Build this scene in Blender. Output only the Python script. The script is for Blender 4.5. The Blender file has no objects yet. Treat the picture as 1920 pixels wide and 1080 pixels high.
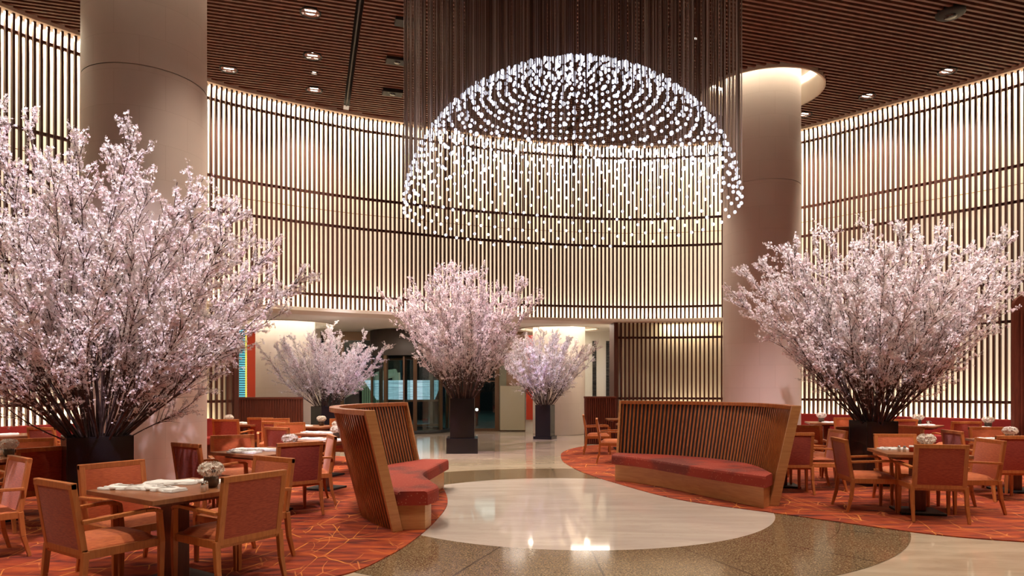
import bpy, bmesh, math, random
from math import sin, cos, pi, sqrt, atan2, radians
from mathutils import Vector, Matrix
random.seed(7)
sc = bpy.context.scene
F = 1280.0; E = 1.55; YH = 724.0          # focal length in pixels, eye height, horizon row
CZ = 8.35                                  # ceiling height
# ---------------------------------------------------------------- camera, world, exposure
cam_d = bpy.data.cameras.new('camera'); cam = bpy.data.objects.new('camera', cam_d)
sc.collection.objects.link(cam); sc.camera = cam
cam.location = (0, 0, E); cam.rotation_euler = (pi/2, 0, 0)
cam_d.sensor_width = 36; cam_d.lens = 36*F/1920; cam_d.shift_y = (YH-540)/1920
cam_d.clip_end = 300
w = bpy.data.worlds.new('night'); sc.world = w; w.use_nodes = True
w.node_tree.nodes['Background'].inputs[0].default_value = (.02, .03, .05, 1)
w.node_tree.nodes['Background'].inputs[1].default_value = .5
sc.view_settings.view_transform = 'Standard'; sc.view_settings.look = 'None'
sc.view_settings.exposure = 0.0; sc.view_settings.gamma = 1; sc.view_settings.use_curve_mapping = False
sc.cycles.max_bounces = 7; sc.cycles.diffuse_bounces = 4; sc.cycles.glossy_bounces = 3
sc.cycles.transmission_bounces = 4; sc.cycles.transparent_max_bounces = 6
sc.cycles.sample_clamp_indirect = 4
sc.cycles.use_light_tree = True
P_COVE_TOP, P_COVE_BOT, P_COVE_MID = 150, 34, 12     # wall washers (per lamp)
P_DOWN, P_BALL, P_COLUMN, P_LOBBY = 850, 1.35, 70, 110
P_TREE = 860
WARM = (1.0, .84, .68)

# ---------------------------------------------------------------- helpers
def at(px, py, h=0.0):
    Z = F*(E-h)/(py-YH)
    return ((px-960)*Z/F, Z)
def atc(px, py):                            # pixel on the ceiling
    Z = F*(CZ-E)/(YH-py)
    return ((px-960)*Z/F, Z)

class MB:
    def __init__(s): s.v = []; s.f = []; s.sm = []
    def add(s, vs, fs, smooth=False):
        n = len(s.v); s.v += [tuple(a) for a in vs]
        for f in fs: s.f.append([i+n for i in f]); s.sm.append(smooth)
    def hexa(s, p):                         # bottom 4 then top 4, ccw
        s.add(p, [(3,2,1,0),(4,5,6,7),(0,1,5,4),(1,2,6,5),(2,3,7,6),(3,0,4,7)])
    def box(s, c, d, rz=0):
        x, y, z = d[0]/2, d[1]/2, d[2]/2; ca, sa = cos(rz), sin(rz); p = []
        for sz in (-z, z):
            for sx, sy in ((-x,-y),(x,-y),(x,y),(-x,y)):
                p.append((c[0]+sx*ca-sy*sa, c[1]+sx*sa+sy*ca, c[2]+sz))
        s.hexa(p)
    def prism(s, poly, z0, z1):
        n = len(poly)
        s.add([(x,y,z0) for x,y in poly]+[(x,y,z1) for x,y in poly],
              [list(range(n))[::-1], [n+i for i in range(n)]]+[(i,(i+1)%n,n+(i+1)%n,n+i) for i in range(n)])
    def bar(s, a, b, w, h, w2=None, h2=None, up=(0,0,1)):
        a, b = Vector(a), Vector(b); d = (b-a).normalized(); u = Vector(up)
        if abs(d.dot(u)) > .98: u = Vector((1,0,0))
        r = d.cross(u).normalized(); t = r.cross(d)
        w2 = w if w2 is None else w2; h2 = h if h2 is None else h2; p = []
        for c, ww, hh in ((a,w,h),(b,w2,h2)):
            for i, j in ((-1,-1),(1,-1),(1,1),(-1,1)): p.append(c+r*i*ww/2+t*j*hh/2)
        s.hexa(p)
    def tube(s, pts, rad, n=6, cap=True, smooth=True):
        pts = [Vector(p) for p in pts]; N = len(pts)
        if not hasattr(rad, '__len__'): rad = [rad]*N
        vs = []; prev = None
        for i, p in enumerate(pts):
            d = (pts[min(i+1,N-1)]-pts[max(i-1,0)]).normalized()
            if prev is None:
                u = Vector((1,0,0)) if abs(d.x) < .8 else Vector((0,1,0))
                prev = d.cross(u).normalized()
            r = (prev - d*prev.dot(d)).normalized(); prev = r; t = d.cross(r)
            for k in range(n):
                a = 2*pi*k/n; vs.append(p+(r*cos(a)+t*sin(a))*rad[i])
        fs = [(i*n+k, i*n+(k+1)%n, (i+1)*n+(k+1)%n, (i+1)*n+k) for i in range(N-1) for k in range(n)]
        s.add(vs, fs, smooth)
        if cap: s.add(vs[:n], [list(range(n))[::-1]]); s.add(vs[-n:], [list(range(n))])
    def lathe(s, prof, c=(0,0,0), n=24, smooth=True):
        vs = [(c[0]+r*cos(2*pi*k/n), c[1]+r*sin(2*pi*k/n), c[2]+z) for r, z in prof for k in range(n)]
        s.add(vs, [(i*n+k, i*n+(k+1)%n, (i+1)*n+(k+1)%n, (i+1)*n+k) for i in range(len(prof)-1) for k in range(n)], smooth)
    def sphere(s, c, r, n=8, m=6, sq=1):
        vs = []; 
        for i in range(1, m):
            th = pi*i/m
            for k in range(n): vs.append((c[0]+r*sin(th)*cos(2*pi*k/n), c[1]+r*sin(th)*sin(2*pi*k/n), c[2]+r*sq*cos(th)))
        vs += [(c[0],c[1],c[2]+r*sq),(c[0],c[1],c[2]-r*sq)]; T = len(vs)-2
        fs = [(i*n+k, (i+1)*n+k, (i+1)*n+(k+1)%n, i*n+(k+1)%n) for i in range(m-2) for k in range(n)]
        fs += [(T, k, (k+1)%n) for k in range(n)]+[(T+1, (m-2)*n+(k+1)%n, (m-2)*n+k) for k in range(n)]
        s.add(vs, fs, True)
    def mesh(s, name, m, bevel=0):
        me = bpy.data.meshes.new(name); me.from_pydata(s.v, [], s.f)
        me.polygons.foreach_set('use_smooth', s.sm)
        if bevel:
            bm = bmesh.new(); bm.from_mesh(me)
            bmesh.ops.remove_doubles(bm, verts=bm.verts, dist=1e-5)
            es = [e for e in bm.edges if e.is_manifold and e.calc_face_angle(0) > .5]
            bmesh.ops.bevel(bm, geom=es, offset=bevel, segments=2, affect='EDGES', profile=.6, clamp_overlap=True)
            bm.to_mesh(me); bm.free()
        me.materials.append(m); me.update()
        return me
    def build(s, name, m, parent=None, bevel=0, loc=None):
        o = bpy.data.objects.new(name, s.mesh(name, m, bevel)); sc.collection.objects.link(o)
        if parent: o.parent = parent
        if loc: o.location = loc
        return o
def tag(o, label=None, cat=None, group=None, kind=None):
    for k, v in (('label',label),('category',cat),('group',group),('kind',kind)):
        if v: o[k] = v
    return o
def struct(o, label=None):
    o['kind'] = 'structure'
    if label: o['label'] = label
    return o
def empty(name, loc=(0,0,0), rz=0, label=None, cat=None, group=None):
    o = bpy.data.objects.new(name, None); sc.collection.objects.link(o)
    o.location = loc; o.rotation_euler = (0,0,rz); o.empty_display_size = .1
    return tag(o, label, cat, group)
def copy_tree(o, parent=None):
    c = o.copy(); sc.collection.objects.link(c); c.parent = parent
    for ch in list(o.children): copy_tree(ch, c)
    return c
def dup(o, loc, rz, label, group=None):
    c = copy_tree(o); c.location = loc; c.rotation_euler = (0,0,rz); c['label'] = label
    if group: c['group'] = group
    return c

# ---------------------------------------------------------------- materials
def mat(name, col=(.8,.8,.8), rough=.5, metal=0, **kw):
    m = bpy.data.materials.new(name); m.use_nodes = True
    b = m.node_tree.nodes['Principled BSDF']
    b.inputs['Base Color'].default_value = (*col, 1); b.inputs['Roughness'].default_value = rough
    b.inputs['Metallic'].default_value = metal
    for k, v in kw.items(): b.inputs[k.replace('_',' ')].default_value = v
    return m
def nd(m, t, **kw):
    n = m.node_tree.nodes.new(t)
    for k, v in kw.items(): setattr(n, k, v)
    return n
def ln(m, a, b): m.node_tree.links.new(a, b)
def bs(m): return m.node_tree.nodes['Principled BSDF']
def ramp(m, stops, src):
    r = nd(m, 'ShaderNodeValToRGB')
    while len(r.color_ramp.elements) < len(stops): r.color_ramp.elements.new(.5)
    for e, (p, c) in zip(r.color_ramp.elements, stops): e.position = p; e.color = (*c, 1)
    ln(m, src, r.inputs[0]); return r
def coords(m, scale=(1,1,1), rot=(0,0,0), space='Object'):
    tc = nd(m, 'ShaderNodeTexCoord'); mp = nd(m, 'ShaderNodeMapping')
    mp.inputs['Scale'].default_value = scale; mp.inputs['Rotation'].default_value = rot
    ln(m, tc.outputs[space], mp.inputs[0]); return mp.outputs[0]
def noise(m, vec, scale, detail=3, dist=0):
    n = nd(m, 'ShaderNodeTexNoise'); n.inputs['Scale'].default_value = scale
    n.inputs['Detail'].default_value = detail; n.inputs['Distortion'].default_value = dist
    ln(m, vec, n.inputs['Vector']); return n.outputs['Fac']
def bump(m, src, strength=.3, dist=.01):
    b = nd(m, 'ShaderNodeBump'); b.inputs['Strength'].default_value = strength; b.inputs['Distance'].default_value = dist
    ln(m, src, b.inputs['Height']); ln(m, b.outputs[0], bs(m).inputs['Normal'])
def math_(m, op, a, b=None):
    n = nd(m, 'ShaderNodeMath', operation=op)
    for i, x in enumerate((a, b)):
        if x is None: continue
        if isinstance(x, (int, float)): n.inputs[i].default_value = x
        else: ln(m, x, n.inputs[i])
    return n.outputs[0]
def mix(m, fac, a, b):
    n = nd(m, 'ShaderNodeMix', data_type='RGBA')
    for i, x in ((0,fac),(6,a),(7,b)):
        if isinstance(x, (int,float)): n.inputs[i].default_value = x
        elif isinstance(x, tuple): n.inputs[i].default_value = (*x, 1)
        else: ln(m, x, n.inputs[i])
    return n.outputs[2]
def wood(name, c1, c2, rough=.35, scale=(3,3,30), ns=4):
    m = mat(name, c1, rough)
    f = noise(m, coords(m, scale), ns, 4, .6)
    r = ramp(m, [(.3,c1),(.7,c2)], f); ln(m, r.outputs[0], bs(m).inputs['Base Color'])
    return m
def emit(name, col, st):
    m = mat(name, col, .5); b = bs(m)
    b.inputs['Emission Color'].default_value = (*col, 1); b.inputs['Emission Strength'].default_value = st
    return m
M = {}
M['chair_wood'] = wood('cherry_wood', (.42,.125,.03), (.56,.19,.05), .38, (30,30,3), 2)
M['table_wood'] = wood('table_wood', (.22,.075,.03), (.36,.14,.055), .28, (3,30,3), 2)
M['bench_wood'] = wood('bench_slat_wood', (.36,.10,.03), (.52,.17,.05), .22, (20,20,2), 2)
M['bench_base'] = wood('bench_base_wood', (.55,.24,.09), (.66,.33,.13), .35, (2,2,20), 2)
M['dark_wood'] = wood('dark_reeded_wood', (.10,.022,.012), (.16,.04,.02), .4, (20,20,2), 2)
M['slat'] = wood('screen_slat_wood', (.056,.014,.008), (.095,.026,.014), .5, (20,20,1), 2)
M['ceil_slat'] = wood('ceiling_slat_wood', (.12,.038,.02), (.19,.065,.034), .5, (2,2,2), 3)
M['black'] = mat('black_plenum', (.006,.005,.005), .9)
M['plaster'] = emit('wall_fabric_added_glow', (1,.79,.60), .52); bs(M['plaster']).inputs['Base Color'].default_value = (.84,.76,.60,1)  # even glow added to the wall backing to brighten it behind the slats
M['plaster_low'] = mat('plain_wall_fabric', (.80,.70,.52), .8)
M['cream'] = mat('cream_plaster', (.74,.66,.55), .7)
M['white'] = mat('white_plaster', (.8,.77,.7), .6)
M['red_panel'] = mat('red_lacquer_panel', (.55,.05,.02), .35)
M['planter'] = mat('black_lacquer', (.008,.007,.010), .22)
M['base_black'] = mat('black_metal', (.008,.007,.007), .6)
M['chrome'] = mat('polished_steel', (.75,.74,.72), .18, 1)
M['bronze'] = mat('bronze_door_frame', (.16,.10,.06), .35, .7)
M['brass'] = mat('brushed_brass', (.6,.45,.22), .3, 1)
M['linen'] = mat('white_linen', (.88,.87,.85), .8)
M['china'] = mat('white_china', (.85,.84,.8), .2)
M['cord'] = mat('bronze_cord', (.2,.12,.09), .35, .5)
ln(M['cord'], ramp(M['cord'], [(.40,(.06,.03,.02)),(.50,(.20,.11,.08)),(.62,(.55,.45,.42))], noise(M['cord'], coords(M['cord'],(1,1,0)), 9, 2)).outputs[0], bs(M['cord']).inputs['Base Color'])
M['dark_trim'] = mat('dark_trim', (.02,.014,.012), .5)
def fabric(name, c1, c2, st=.35):
    m = mat(name, c1, .85)
    f = noise(m, coords(m, (14,14,160)), 1.6, 3)
    ln(m, ramp(m, [(.35,c1),(.65,c2)], f).outputs[0], bs(m).inputs['Base Color']); bump(m, f, st, .004)
    bs(m).inputs['Sheen Weight'].default_value = .25
    return m
M['fab_front'] = fabric('rust_orange_upholstery', (.40,.075,.016), (.56,.13,.03))
M['fab_rear'] = fabric('brick_red_upholstery', (.27,.035,.018), (.46,.085,.035))
M['fab_seat'] = fabric('seat_upholstery', (.42,.085,.02), (.58,.15,.035))
def pat(name, c1, c2, c3):
    m = mat(name, c1, .8); v = coords(m, (1,1,1))
    vo = nd(m, 'ShaderNodeTexVoronoi'); vo.inputs['Scale'].default_value = 26; ln(m, v, vo.inputs['Vector'])
    big = noise(m, v, 1.8, 2)
    a = mix(m, ramp(m, [(.42,(0,0,0)),(.55,(1,1,1))], big).outputs[0], c1, c3)
    d = ramp(m, [(.12,(1,1,1)),(.22,(0,0,0))], vo.outputs['Distance']).outputs[0]
    ln(m, mix(m, math_(m,'MULTIPLY',d,.45), a, c2), bs(m).inputs['Base Color'])
    return m
M['bench_fab'] = pat('patterned_red_upholstery', (.15,.014,.008), (.60,.26,.14), (.30,.024,.008))
M['red_fab'] = pat('crimson_banquette_fabric', (.24,.012,.010), (.34,.03,.02), (.32,.02,.012))
# limestone column
def stone():
    m = mat('limestone', (.60,.50,.42), .55)
    tc = nd(m, 'ShaderNodeTexCoord'); sp = nd(m, 'ShaderNodeSeparateXYZ'); ln(m, tc.outputs['Object'], sp.inputs[0])
    an = math_(m, 'MULTIPLY', math_(m, 'ARCTAN2', sp.outputs[1], sp.outputs[0]), .85)
    cb = nd(m, 'ShaderNodeCombineXYZ'); ln(m, an, cb.inputs[0]); ln(m, sp.outputs[2], cb.inputs[1])
    br = nd(m, 'ShaderNodeTexBrick'); ln(m, cb.outputs[0], br.inputs['Vector'])
    br.inputs['Scale'].default_value = 1; br.inputs['Brick Width'].default_value = .668; br.inputs['Row Height'].default_value = .50
    br.inputs['Mortar Size'].default_value = .003; br.inputs['Mortar Smooth'].default_value = .6
    br.inputs['Color1'].default_value = (.72,.61,.54,1); br.inputs['Color2'].default_value = (.69,.585,.515,1); br.inputs['Mortar'].default_value = (.58,.47,.40,1)
    f = noise(m, tc.outputs['Object'], 2.2, 5)
    ln(m, mix(m, math_(m,'MULTIPLY',f,.22), br.outputs['Color'], (.48,.38,.32)), bs(m).inputs['Base Color'])
    return m
M['stone'] = stone()
def marble(name, c1, c2, vein, rough=.07, tile=None, rz=0.0):
    m = mat(name, c1, rough); v = coords(m, (.35,1.6,1), (0,0,rz))
    f = noise(m, v, 2.0, 6, .8)
    c = ramp(m, [(.35,c1),(.65,c2)], f).outputs[0]
    f2 = noise(m, v, 4.5, 4, 1.2)
    c = mix(m, math_(m,'MULTIPLY',ramp(m, [(.47,(0,0,0)),(.5,(1,1,1)),(.53,(0,0,0))], f2).outputs[0],.25), c, vein)
    ln(m, c, bs(m).inputs['Base Color']); return m
M['marble'] = marble('beige_travertine_floor', (.42,.33,.24), (.55,.45,.34), (.34,.26,.18))
M['marble_disc'] = marble('pale_marble_disc', (.54,.46,.41), (.65,.57,.51), (.44,.36,.31), .05)
def granite():
    m = mat('speckled_granite', (.2,.14,.08), .12); v = coords(m)
    a = noise(m, v, 130, 2); b = noise(m, v, 60, 2)
    c = ramp(m, [(.36,(.045,.03,.018)),(.5,(.17,.115,.062)),(.66,(.42,.31,.19))], math_(m,'MULTIPLY',math_(m,'ADD',a,b),.5)).outputs[0]
    # radial joints every 20 degrees round the disc centre
    sp = nd(m, 'ShaderNodeSeparateXYZ'); tc = nd(m, 'ShaderNodeTexCoord'); ln(m, tc.outputs['Object'], sp.inputs[0])
    an = math_(m,'MULTIPLY',math_(m,'ARCTAN2',sp.outputs[1],sp.outputs[0]),18/(2*pi))
    fr = math_(m,'ABSOLUTE',math_(m,'SUBTRACT',math_(m,'FRACT',an),.5))
    j = math_(m,'LESS_THAN',fr,.0075)
    rr = math_(m,'SQRT',math_(m,'ADD',math_(m,'MULTIPLY',sp.outputs[0],sp.outputs[0]),math_(m,'MULTIPLY',sp.outputs[1],sp.outputs[1])))
    j2 = math_(m,'LESS_THAN',math_(m,'ABSOLUTE',math_(m,'SUBTRACT',rr,3.2)),.004)
    ln(m, mix(m, math_(m,'MAXIMUM',j,j2), c, (.05,.035,.022)), bs(m).inputs['Base Color']); return m
M['granite'] = granite()
def carpet():
    m = mat('red_patterned_carpet', (.4,.07,.02), .95); v = coords(m)
    f = noise(m, coords(m, (.8,3,1), (0,0,.3)), 3, 5, .5)
    c = ramp(m, [(.3,(.07,.005,.003)),(.5,(.28,.034,.006)),(.72,(.47,.085,.010))], f).outputs[0]
    for k, (rz, sx, sy, sca) in enumerate(((.2,1,.45,3.0),(1.3,1,.5,3.4),(2.3,1,.4,2.6))):
        vv = coords(m, (sx,sy,1), (0,0,rz)); nn = nd(m, 'ShaderNodeTexNoise'); nn.inputs['Scale'].default_value = 1.3
        ln(m, vv, nn.inputs['Vector'])
        mx = nd(m, 'ShaderNodeMix', data_type='VECTOR'); mx.inputs[0].default_value = .22; ln(m, vv, mx.inputs[4]); ln(m, nn.outputs['Color'], mx.inputs[5])
        vo = nd(m, 'ShaderNodeTexVoronoi', feature='DISTANCE_TO_EDGE'); vo.inputs['Scale'].default_value = sca; ln(m, mx.outputs[1], vo.inputs['Vector'])
        l = math_(m,'LESS_THAN',vo.outputs['Distance'],.008)
        msk = ramp(m, [(.47,(0,0,0)),(.56,(1,1,1))], noise(m, vv, 2.1+k, 2)).outputs[0]
        c = mix(m, math_(m,'MULTIPLY',math_(m,'MULTIPLY',l,msk),.7), c, (.80,.30,.05) if k != 1 else (.60,.19,.05))
    ln(m, c, bs(m).inputs['Base Color']); bump(m, noise(m, v, 220, 1), .4, .004); return m
M['carpet'] = carpet()
def petal():
    m = mat('cherry_petals', (.90,.72,.74), .6)
    f = noise(m, coords(m, (1,1,1)), 7, 2)
    c = ramp(m, [(.35,(.88,.72,.73)),(.58,(.96,.92,.91))], f).outputs[0]
    ln(m, c, bs(m).inputs['Base Color'])
    t = nd(m, 'ShaderNodeBsdfTranslucent'); ln(m, c, t.inputs[0])
    mx = nd(m, 'ShaderNodeMixShader'); mx.inputs[0].default_value = .18
    ln(m, bs(m).outputs[0], mx.inputs[1]); ln(m, t.outputs[0], mx.inputs[2])
    ln(m, mx.outputs[0], m.node_tree.nodes['Material Output'].inputs[0]); return m
M['petal'] = petal()
M['posy'] = mat('white_posy_petals', (.88,.80,.72), .7)
M['bark'] = wood('cherry_bark', (.040,.020,.018), (.095,.050,.042), .8, (8,8,8), 3)
M['glass'] = mat('clear_glass', (.9,.95,.95), .02, 0, Transmission_Weight=1.0, IOR=1.45)
M['pane'] = bpy.data.materials.new('door_glass'); M['pane'].use_nodes = True
def pane():
    m = M['pane']; nt = m.node_tree; nt.nodes.remove(bs(m))
    t = nd(m,'ShaderNodeBsdfTransparent'); t.inputs[0].default_value = (.8,.9,.9,1)
    g = nd(m,'ShaderNodeBsdfGlossy'); g.inputs['Roughness'].default_value = .02
    mx = nd(m,'ShaderNodeMixShader'); mx.inputs[0].default_value = .08
    ln(m,t.outputs[0],mx.inputs[1]); ln(m,g.outputs[0],mx.inputs[2]); ln(m,mx.outputs[0],nt.nodes['Material Output'].inputs[0])
pane()
M['ball'] = emit('lit_glass_ball', (.80,.84,1.0), P_BALL)
M['lamp'] = emit('downlight_lens', (1,.88,.74), 5)
M['cove'] = emit('cove_light_strip', (1,.88,.68), P_COLUMN)
M['cove_lobby'] = emit('lobby_cove_light', (1,.90,.72), P_LOBBY*.4)

# ---------------------------------------------------------------- plan of the hall
CTRL = [(-12.0,1.0),(-11.6,5.0),(-10.6,9.2),(-9.08,12.10),(-8.31,13.15),(-6.73,15.11),(-5.4,16.1),(-3.97,16.95),(-2.91,17.42),(-1.0,18.25),(1.25,18.90),
        (2.9,19.15),(4.35,19.12),(6.2,18.7),(7.62,17.89),(9.2,16.2),(10.82,14.42),(12.3,12.0),(13.1,8.5),(13.2,4.5),(12.6,1.0)]
def catmull(P, n=14):
    out = []
    for i in range(len(P)-1):
        p0, p1, p2, p3 = P[max(i-1,0)], P[i], P[i+1], P[min(i+2,len(P)-1)]
        for k in range(n):
            t = k/n
            out.append(tuple(.5*((2*p1[j])+(-p0[j]+p2[j])*t+(2*p0[j]-5*p1[j]+4*p2[j]-p3[j])*t*t+(-p0[j]+3*p1[j]-3*p2[j]+p3[j])*t**3) for j in (0,1)))
    out.append(P[-1]); return out
RAW = catmull(CTRL)
SL = [0]
for a, b in zip(RAW, RAW[1:]): SL.append(SL[-1]+math.dist(a, b))
LT = SL[-1]
def wp(s, off=0.0):                         # point on the wall curve at arc length s, moved off metres outwards; and tangent angle
    s = min(max(s, 0), LT-1e-6); lo = 0; hi = len(SL)-1
    while hi-lo > 1:
        mid = (lo+hi)//2
        if SL[mid] <= s: lo = mid
        else: hi = mid
    t = (s-SL[lo])/(SL[hi]-SL[lo]); a, b = RAW[lo], RAW[hi]
    a0, b0 = RAW[max(lo-3,0)], RAW[min(hi+3,len(RAW)-1)]
    dx, dy = b0[0]-a0[0], b0[1]-a0[1]; L = math.hypot(dx, dy)
    return (a[0]+(b[0]-a[0])*t - dy/L*off, a[1]+(b[1]-a[1])*t + dx/L*off, atan2(dy, dx))
def s_at_px(px):                            # arc length where the wall crosses an image column
    best = None
    for i in range(int(LT/.02)):
        x, y, _ = wp(i*.02)
        if y > 2:
            d = abs(960+F*x/y-px)
            if best is None or d < best[0]: best = (d, i*.02)
    return best[1]
S_OPEN0, S_OPEN1 = s_at_px(449), s_at_px(1158)
S_A, S_B = s_at_px(250), s_at_px(1430)
S0, S1 = 4.5, LT-3.0
ZB = .66                                    # foot of the slatted screen (behind the banquettes)
def strip(s0, s1, off, z0, z1, mb, th=.06, step=.35):
    n = max(1, int((s1-s0)/step)); pts = [wp(s0+(s1-s0)*i/n, off) for i in range(n+1)]; pt2 = [wp(s0+(s1-s0)*i/n, off+th) for i in range(n+1)]
    vs = [];
    for a, b in zip(pts, pt2): vs += [(a[0],a[1],z0),(b[0],b[1],z0),(b[0],b[1],z1),(a[0],a[1],z1)]
    fs = []
    for i in range(n):
        for k in range(4): fs.append((4*i+k, 4*i+4+k, 4*i+4+(k+1)%4, 4*i+(k+1)%4))
    fs += [(0,1,2,3),(4*n+3,4*n+2,4*n+1,4*n)]
    mb.add(vs, fs)
CAV = .42                                   # depth of the lit cavity behind the slats
LZ = 3.42                                   # lobby ceiling height
REC = .36                                   # the lower screen beside the opening stands back by this much
def z_low(s): return S_A < s < S_B
def wall_part(name, a, b, segs, label):
    mb = MB()
    for s0, s1, z0 in segs: strip(s0, s1, CAV, z0, CZ+.5, mb, .12)
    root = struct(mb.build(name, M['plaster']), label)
    sl = MB(); n = int((b-a)/.111)
    for i in range(n):
        s = a+(i+.5)*(b-a)/n; x, y, t = wp(s)
        z0 = LZ if z_low(s) else ZB
        sl.box((x, y, (z0+CZ-.10)/2), (.042, .085, CZ-.10-z0), t)
    sl.build('slats', M['slat'], root)
    rl = MB()
    for z in (7.96, 6.25, 5.49, 3.78): strip(a, b, .045, z-.03, z+.03, rl, .05)
    for s0, s1, z0 in segs:
        if z0 < 1:
            for z in (2.94, 1.20): strip(s0, s1, .045, z-.03, z+.03, rl, .05)
    rl.build('rail', M['slat'], root)
    wl = MB(); strip(a, b, .10, 5.86, 5.872, wl, .012); wl.build('picture_wire', M['brass'], root)
    return root
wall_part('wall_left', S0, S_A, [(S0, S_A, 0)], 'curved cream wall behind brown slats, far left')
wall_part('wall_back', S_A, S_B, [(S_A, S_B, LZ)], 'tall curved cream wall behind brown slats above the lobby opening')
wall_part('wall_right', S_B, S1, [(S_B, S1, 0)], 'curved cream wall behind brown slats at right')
tb = MB(); strip(S0, S1, -.02, CZ-.06, CZ+.03, tb, .16); struct(tb.build('trim_1', M['cream']), 'pale trim where the slatted wall meets the ceiling')
def low_screen(name, a, b, label):
    mb = MB(); strip(a, b, REC+CAV, 0, LZ-.06, mb, .12); root = struct(mb.build(name, M['plaster_low']), label)
    sl = MB(); n = int((b-a)/.111)
    for i in range(n):
        x, y, t = wp(a+(i+.5)*(b-a)/n, REC); sl.box((x, y, (ZB+LZ-.06)/2), (.042, .085, LZ-.06-ZB), t)
    sl.build('slats', M['slat'], root)
    rl = MB()
    for z in (2.94, 1.20): strip(a, b, REC+.045, z-.03, z+.03, rl, .05)
    rl.build('rail', M['slat'], root)
low_screen('wall_back_left', S_A, S_OPEN0, 'recessed slatted wall under the ledge, left of the lobby opening')
low_screen('wall_back_right', S_OPEN1, S_B, 'recessed slatted wall under the ledge, right of the lobby opening')
tb = MB(); strip(S_A, S_B, -.06, LZ-.06, LZ+.02, tb, CAV+REC+.2); struct(tb.build('trim_2', M['cream']), 'pale fascia under the slatted wall over the lobby opening')
for s, nm in ((S_OPEN0, 'trim_3'), (S_OPEN1, 'trim_4')):
    x, y, t = wp(s, REC+CAV/2); tb = MB(); tb.box((x, y, LZ/2-.03), (.10, CAV+.2, LZ-.06), t); struct(tb.build(nm, M['slat']), 'dark wooden jamb at the side of the lobby opening')
# plain wall closing the hall behind the viewer
loop_back = [wp(S1)[:2], (13.2,2),(12,-2),(8,-5),(0,-6.5),(-8,-5),(-11.5,-1),(-12,2), wp(S0)[:2]]
mb = MB()
for a, b in zip(loop_back, loop_back[1:]): mb.bar((a[0],a[1],4.4), (b[0],b[1],4.4), .2, 8.8)
struct(mb.build('wall_front', M['cream']), 'plain cream wall on the viewer side')
POLY = [wp(S0+(S1-S0)*i/80, .30)[:2] for i in range(81)]+loop_back[1:-1]

# wall washers: linear lamps in the cavity, above and below
def area(name, loc, direction, sx, sy, power, col=WARM, spread=pi, parent=None, rot_tangent=None):
    l = bpy.data.lights.new(name, 'AREA'); l.shape = 'RECTANGLE'; l.size = sx; l.size_y = sy; l.energy = power; l.color = col; l.spread = spread
    o = bpy.data.objects.new(name, l); sc.collection.objects.link(o); o.location = loc
    d = Vector(direction).normalized()
    if rot_tangent is not None:             # local x along the tangent, local -z along direction
        X = Vector((cos(rot_tangent), sin(rot_tangent), 0)); Zv = -d; Y = Zv.cross(X).normalized(); X = Y.cross(Zv)
        o.rotation_euler = Matrix((X, Y, Zv)).transposed().to_euler()
    else: o.rotation_euler = d.to_track_quat('-Z', 'Y').to_euler()
    if parent: o.parent = parent
    return o
sN = int((S1-S0)/1.6)
for i in range(sN):
    s = S0+(i+.5)*(S1-S0)/sN; x, y, t = wp(s, .24)
    nx, ny = -sin(t), cos(t)                # outward
    area('cove_lamp', (x, y, CZ-.02), (nx*.25, ny*.25, -1), 1.5, .06, P_COVE_TOP, (1,.86,.62), pi, rot_tangent=t)
    if z_low(s): area('cove_lamp', (x, y, LZ+.06), (nx*.25, ny*.25, 1), 1.5, .06, P_COVE_MID, (1,.78,.6), pi, rot_tangent=t)
    if S_A < s < S_OPEN0-.5 or S_OPEN1+.5 < s < S_B:
        x2, y2, _ = wp(s, .24+REC); area('cove_lamp', (x2, y2, LZ-.08), (nx*.25, ny*.25, -1), 1.4, .06, P_COVE_MID*1.5, (1,.84,.6), pi, rot_tangent=t); area('cove_lamp', (x2, y2, ZB-.05), (nx*.25, ny*.25, 1), 1.4, .06, P_COVE_BOT*.5, (1,.84,.6), pi, rot_tangent=t)
    if not z_low(s): area('cove_lamp', (x, y, ZB-.05), (nx*.25, ny*.25, 1), 1.5, .06, P_COVE_BOT, (1,.86,.60), pi, rot_tangent=t)

# ---------------------------------------------------------------- columns
COLS = [(-5.59,10.43,.85,0,9.3),(5.76,15.78,.85,0,9.3),(-6.80,20.5,.85,0,4.0),(1.53,22.3,.85,0,4.0)]
collab = ['massive pale limestone column behind the tall blossom display at left',
          'massive pale limestone column rising at right, behind the slatted bench',
          'pale stone column in the lobby beside the red panel, behind left blossoms',
          'pale stone column in the lobby behind the smaller blossoms and violet planter']
for (x, y, R, z0, z1), lb in zip(COLS, collab):
    root = empty('column', (x, y, .012 if y < 16 else 0), 0, lb, 'column', 'round stone columns')
    mb = MB(); js = [0] + [z for z in (3.6, 6.08) if z < z1-.5] + [z1]
    for a, b in zip(js, js[1:]): mb.lathe([(R, a+.006),(R, b-.006)], n=96)
    for z in js[1:-1]: mb.lathe([(R-.012, z-.006),(R-.012, z+.006)], n=96)
    mb.build('shaft', M['stone'], root)
HOLES = [(-5.59,10.43,1.32),(5.76,15.78,1.32)]
LHOLES = [(-6.80,20.5,1.42),(1.53,22.3,1.26)]
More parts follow.
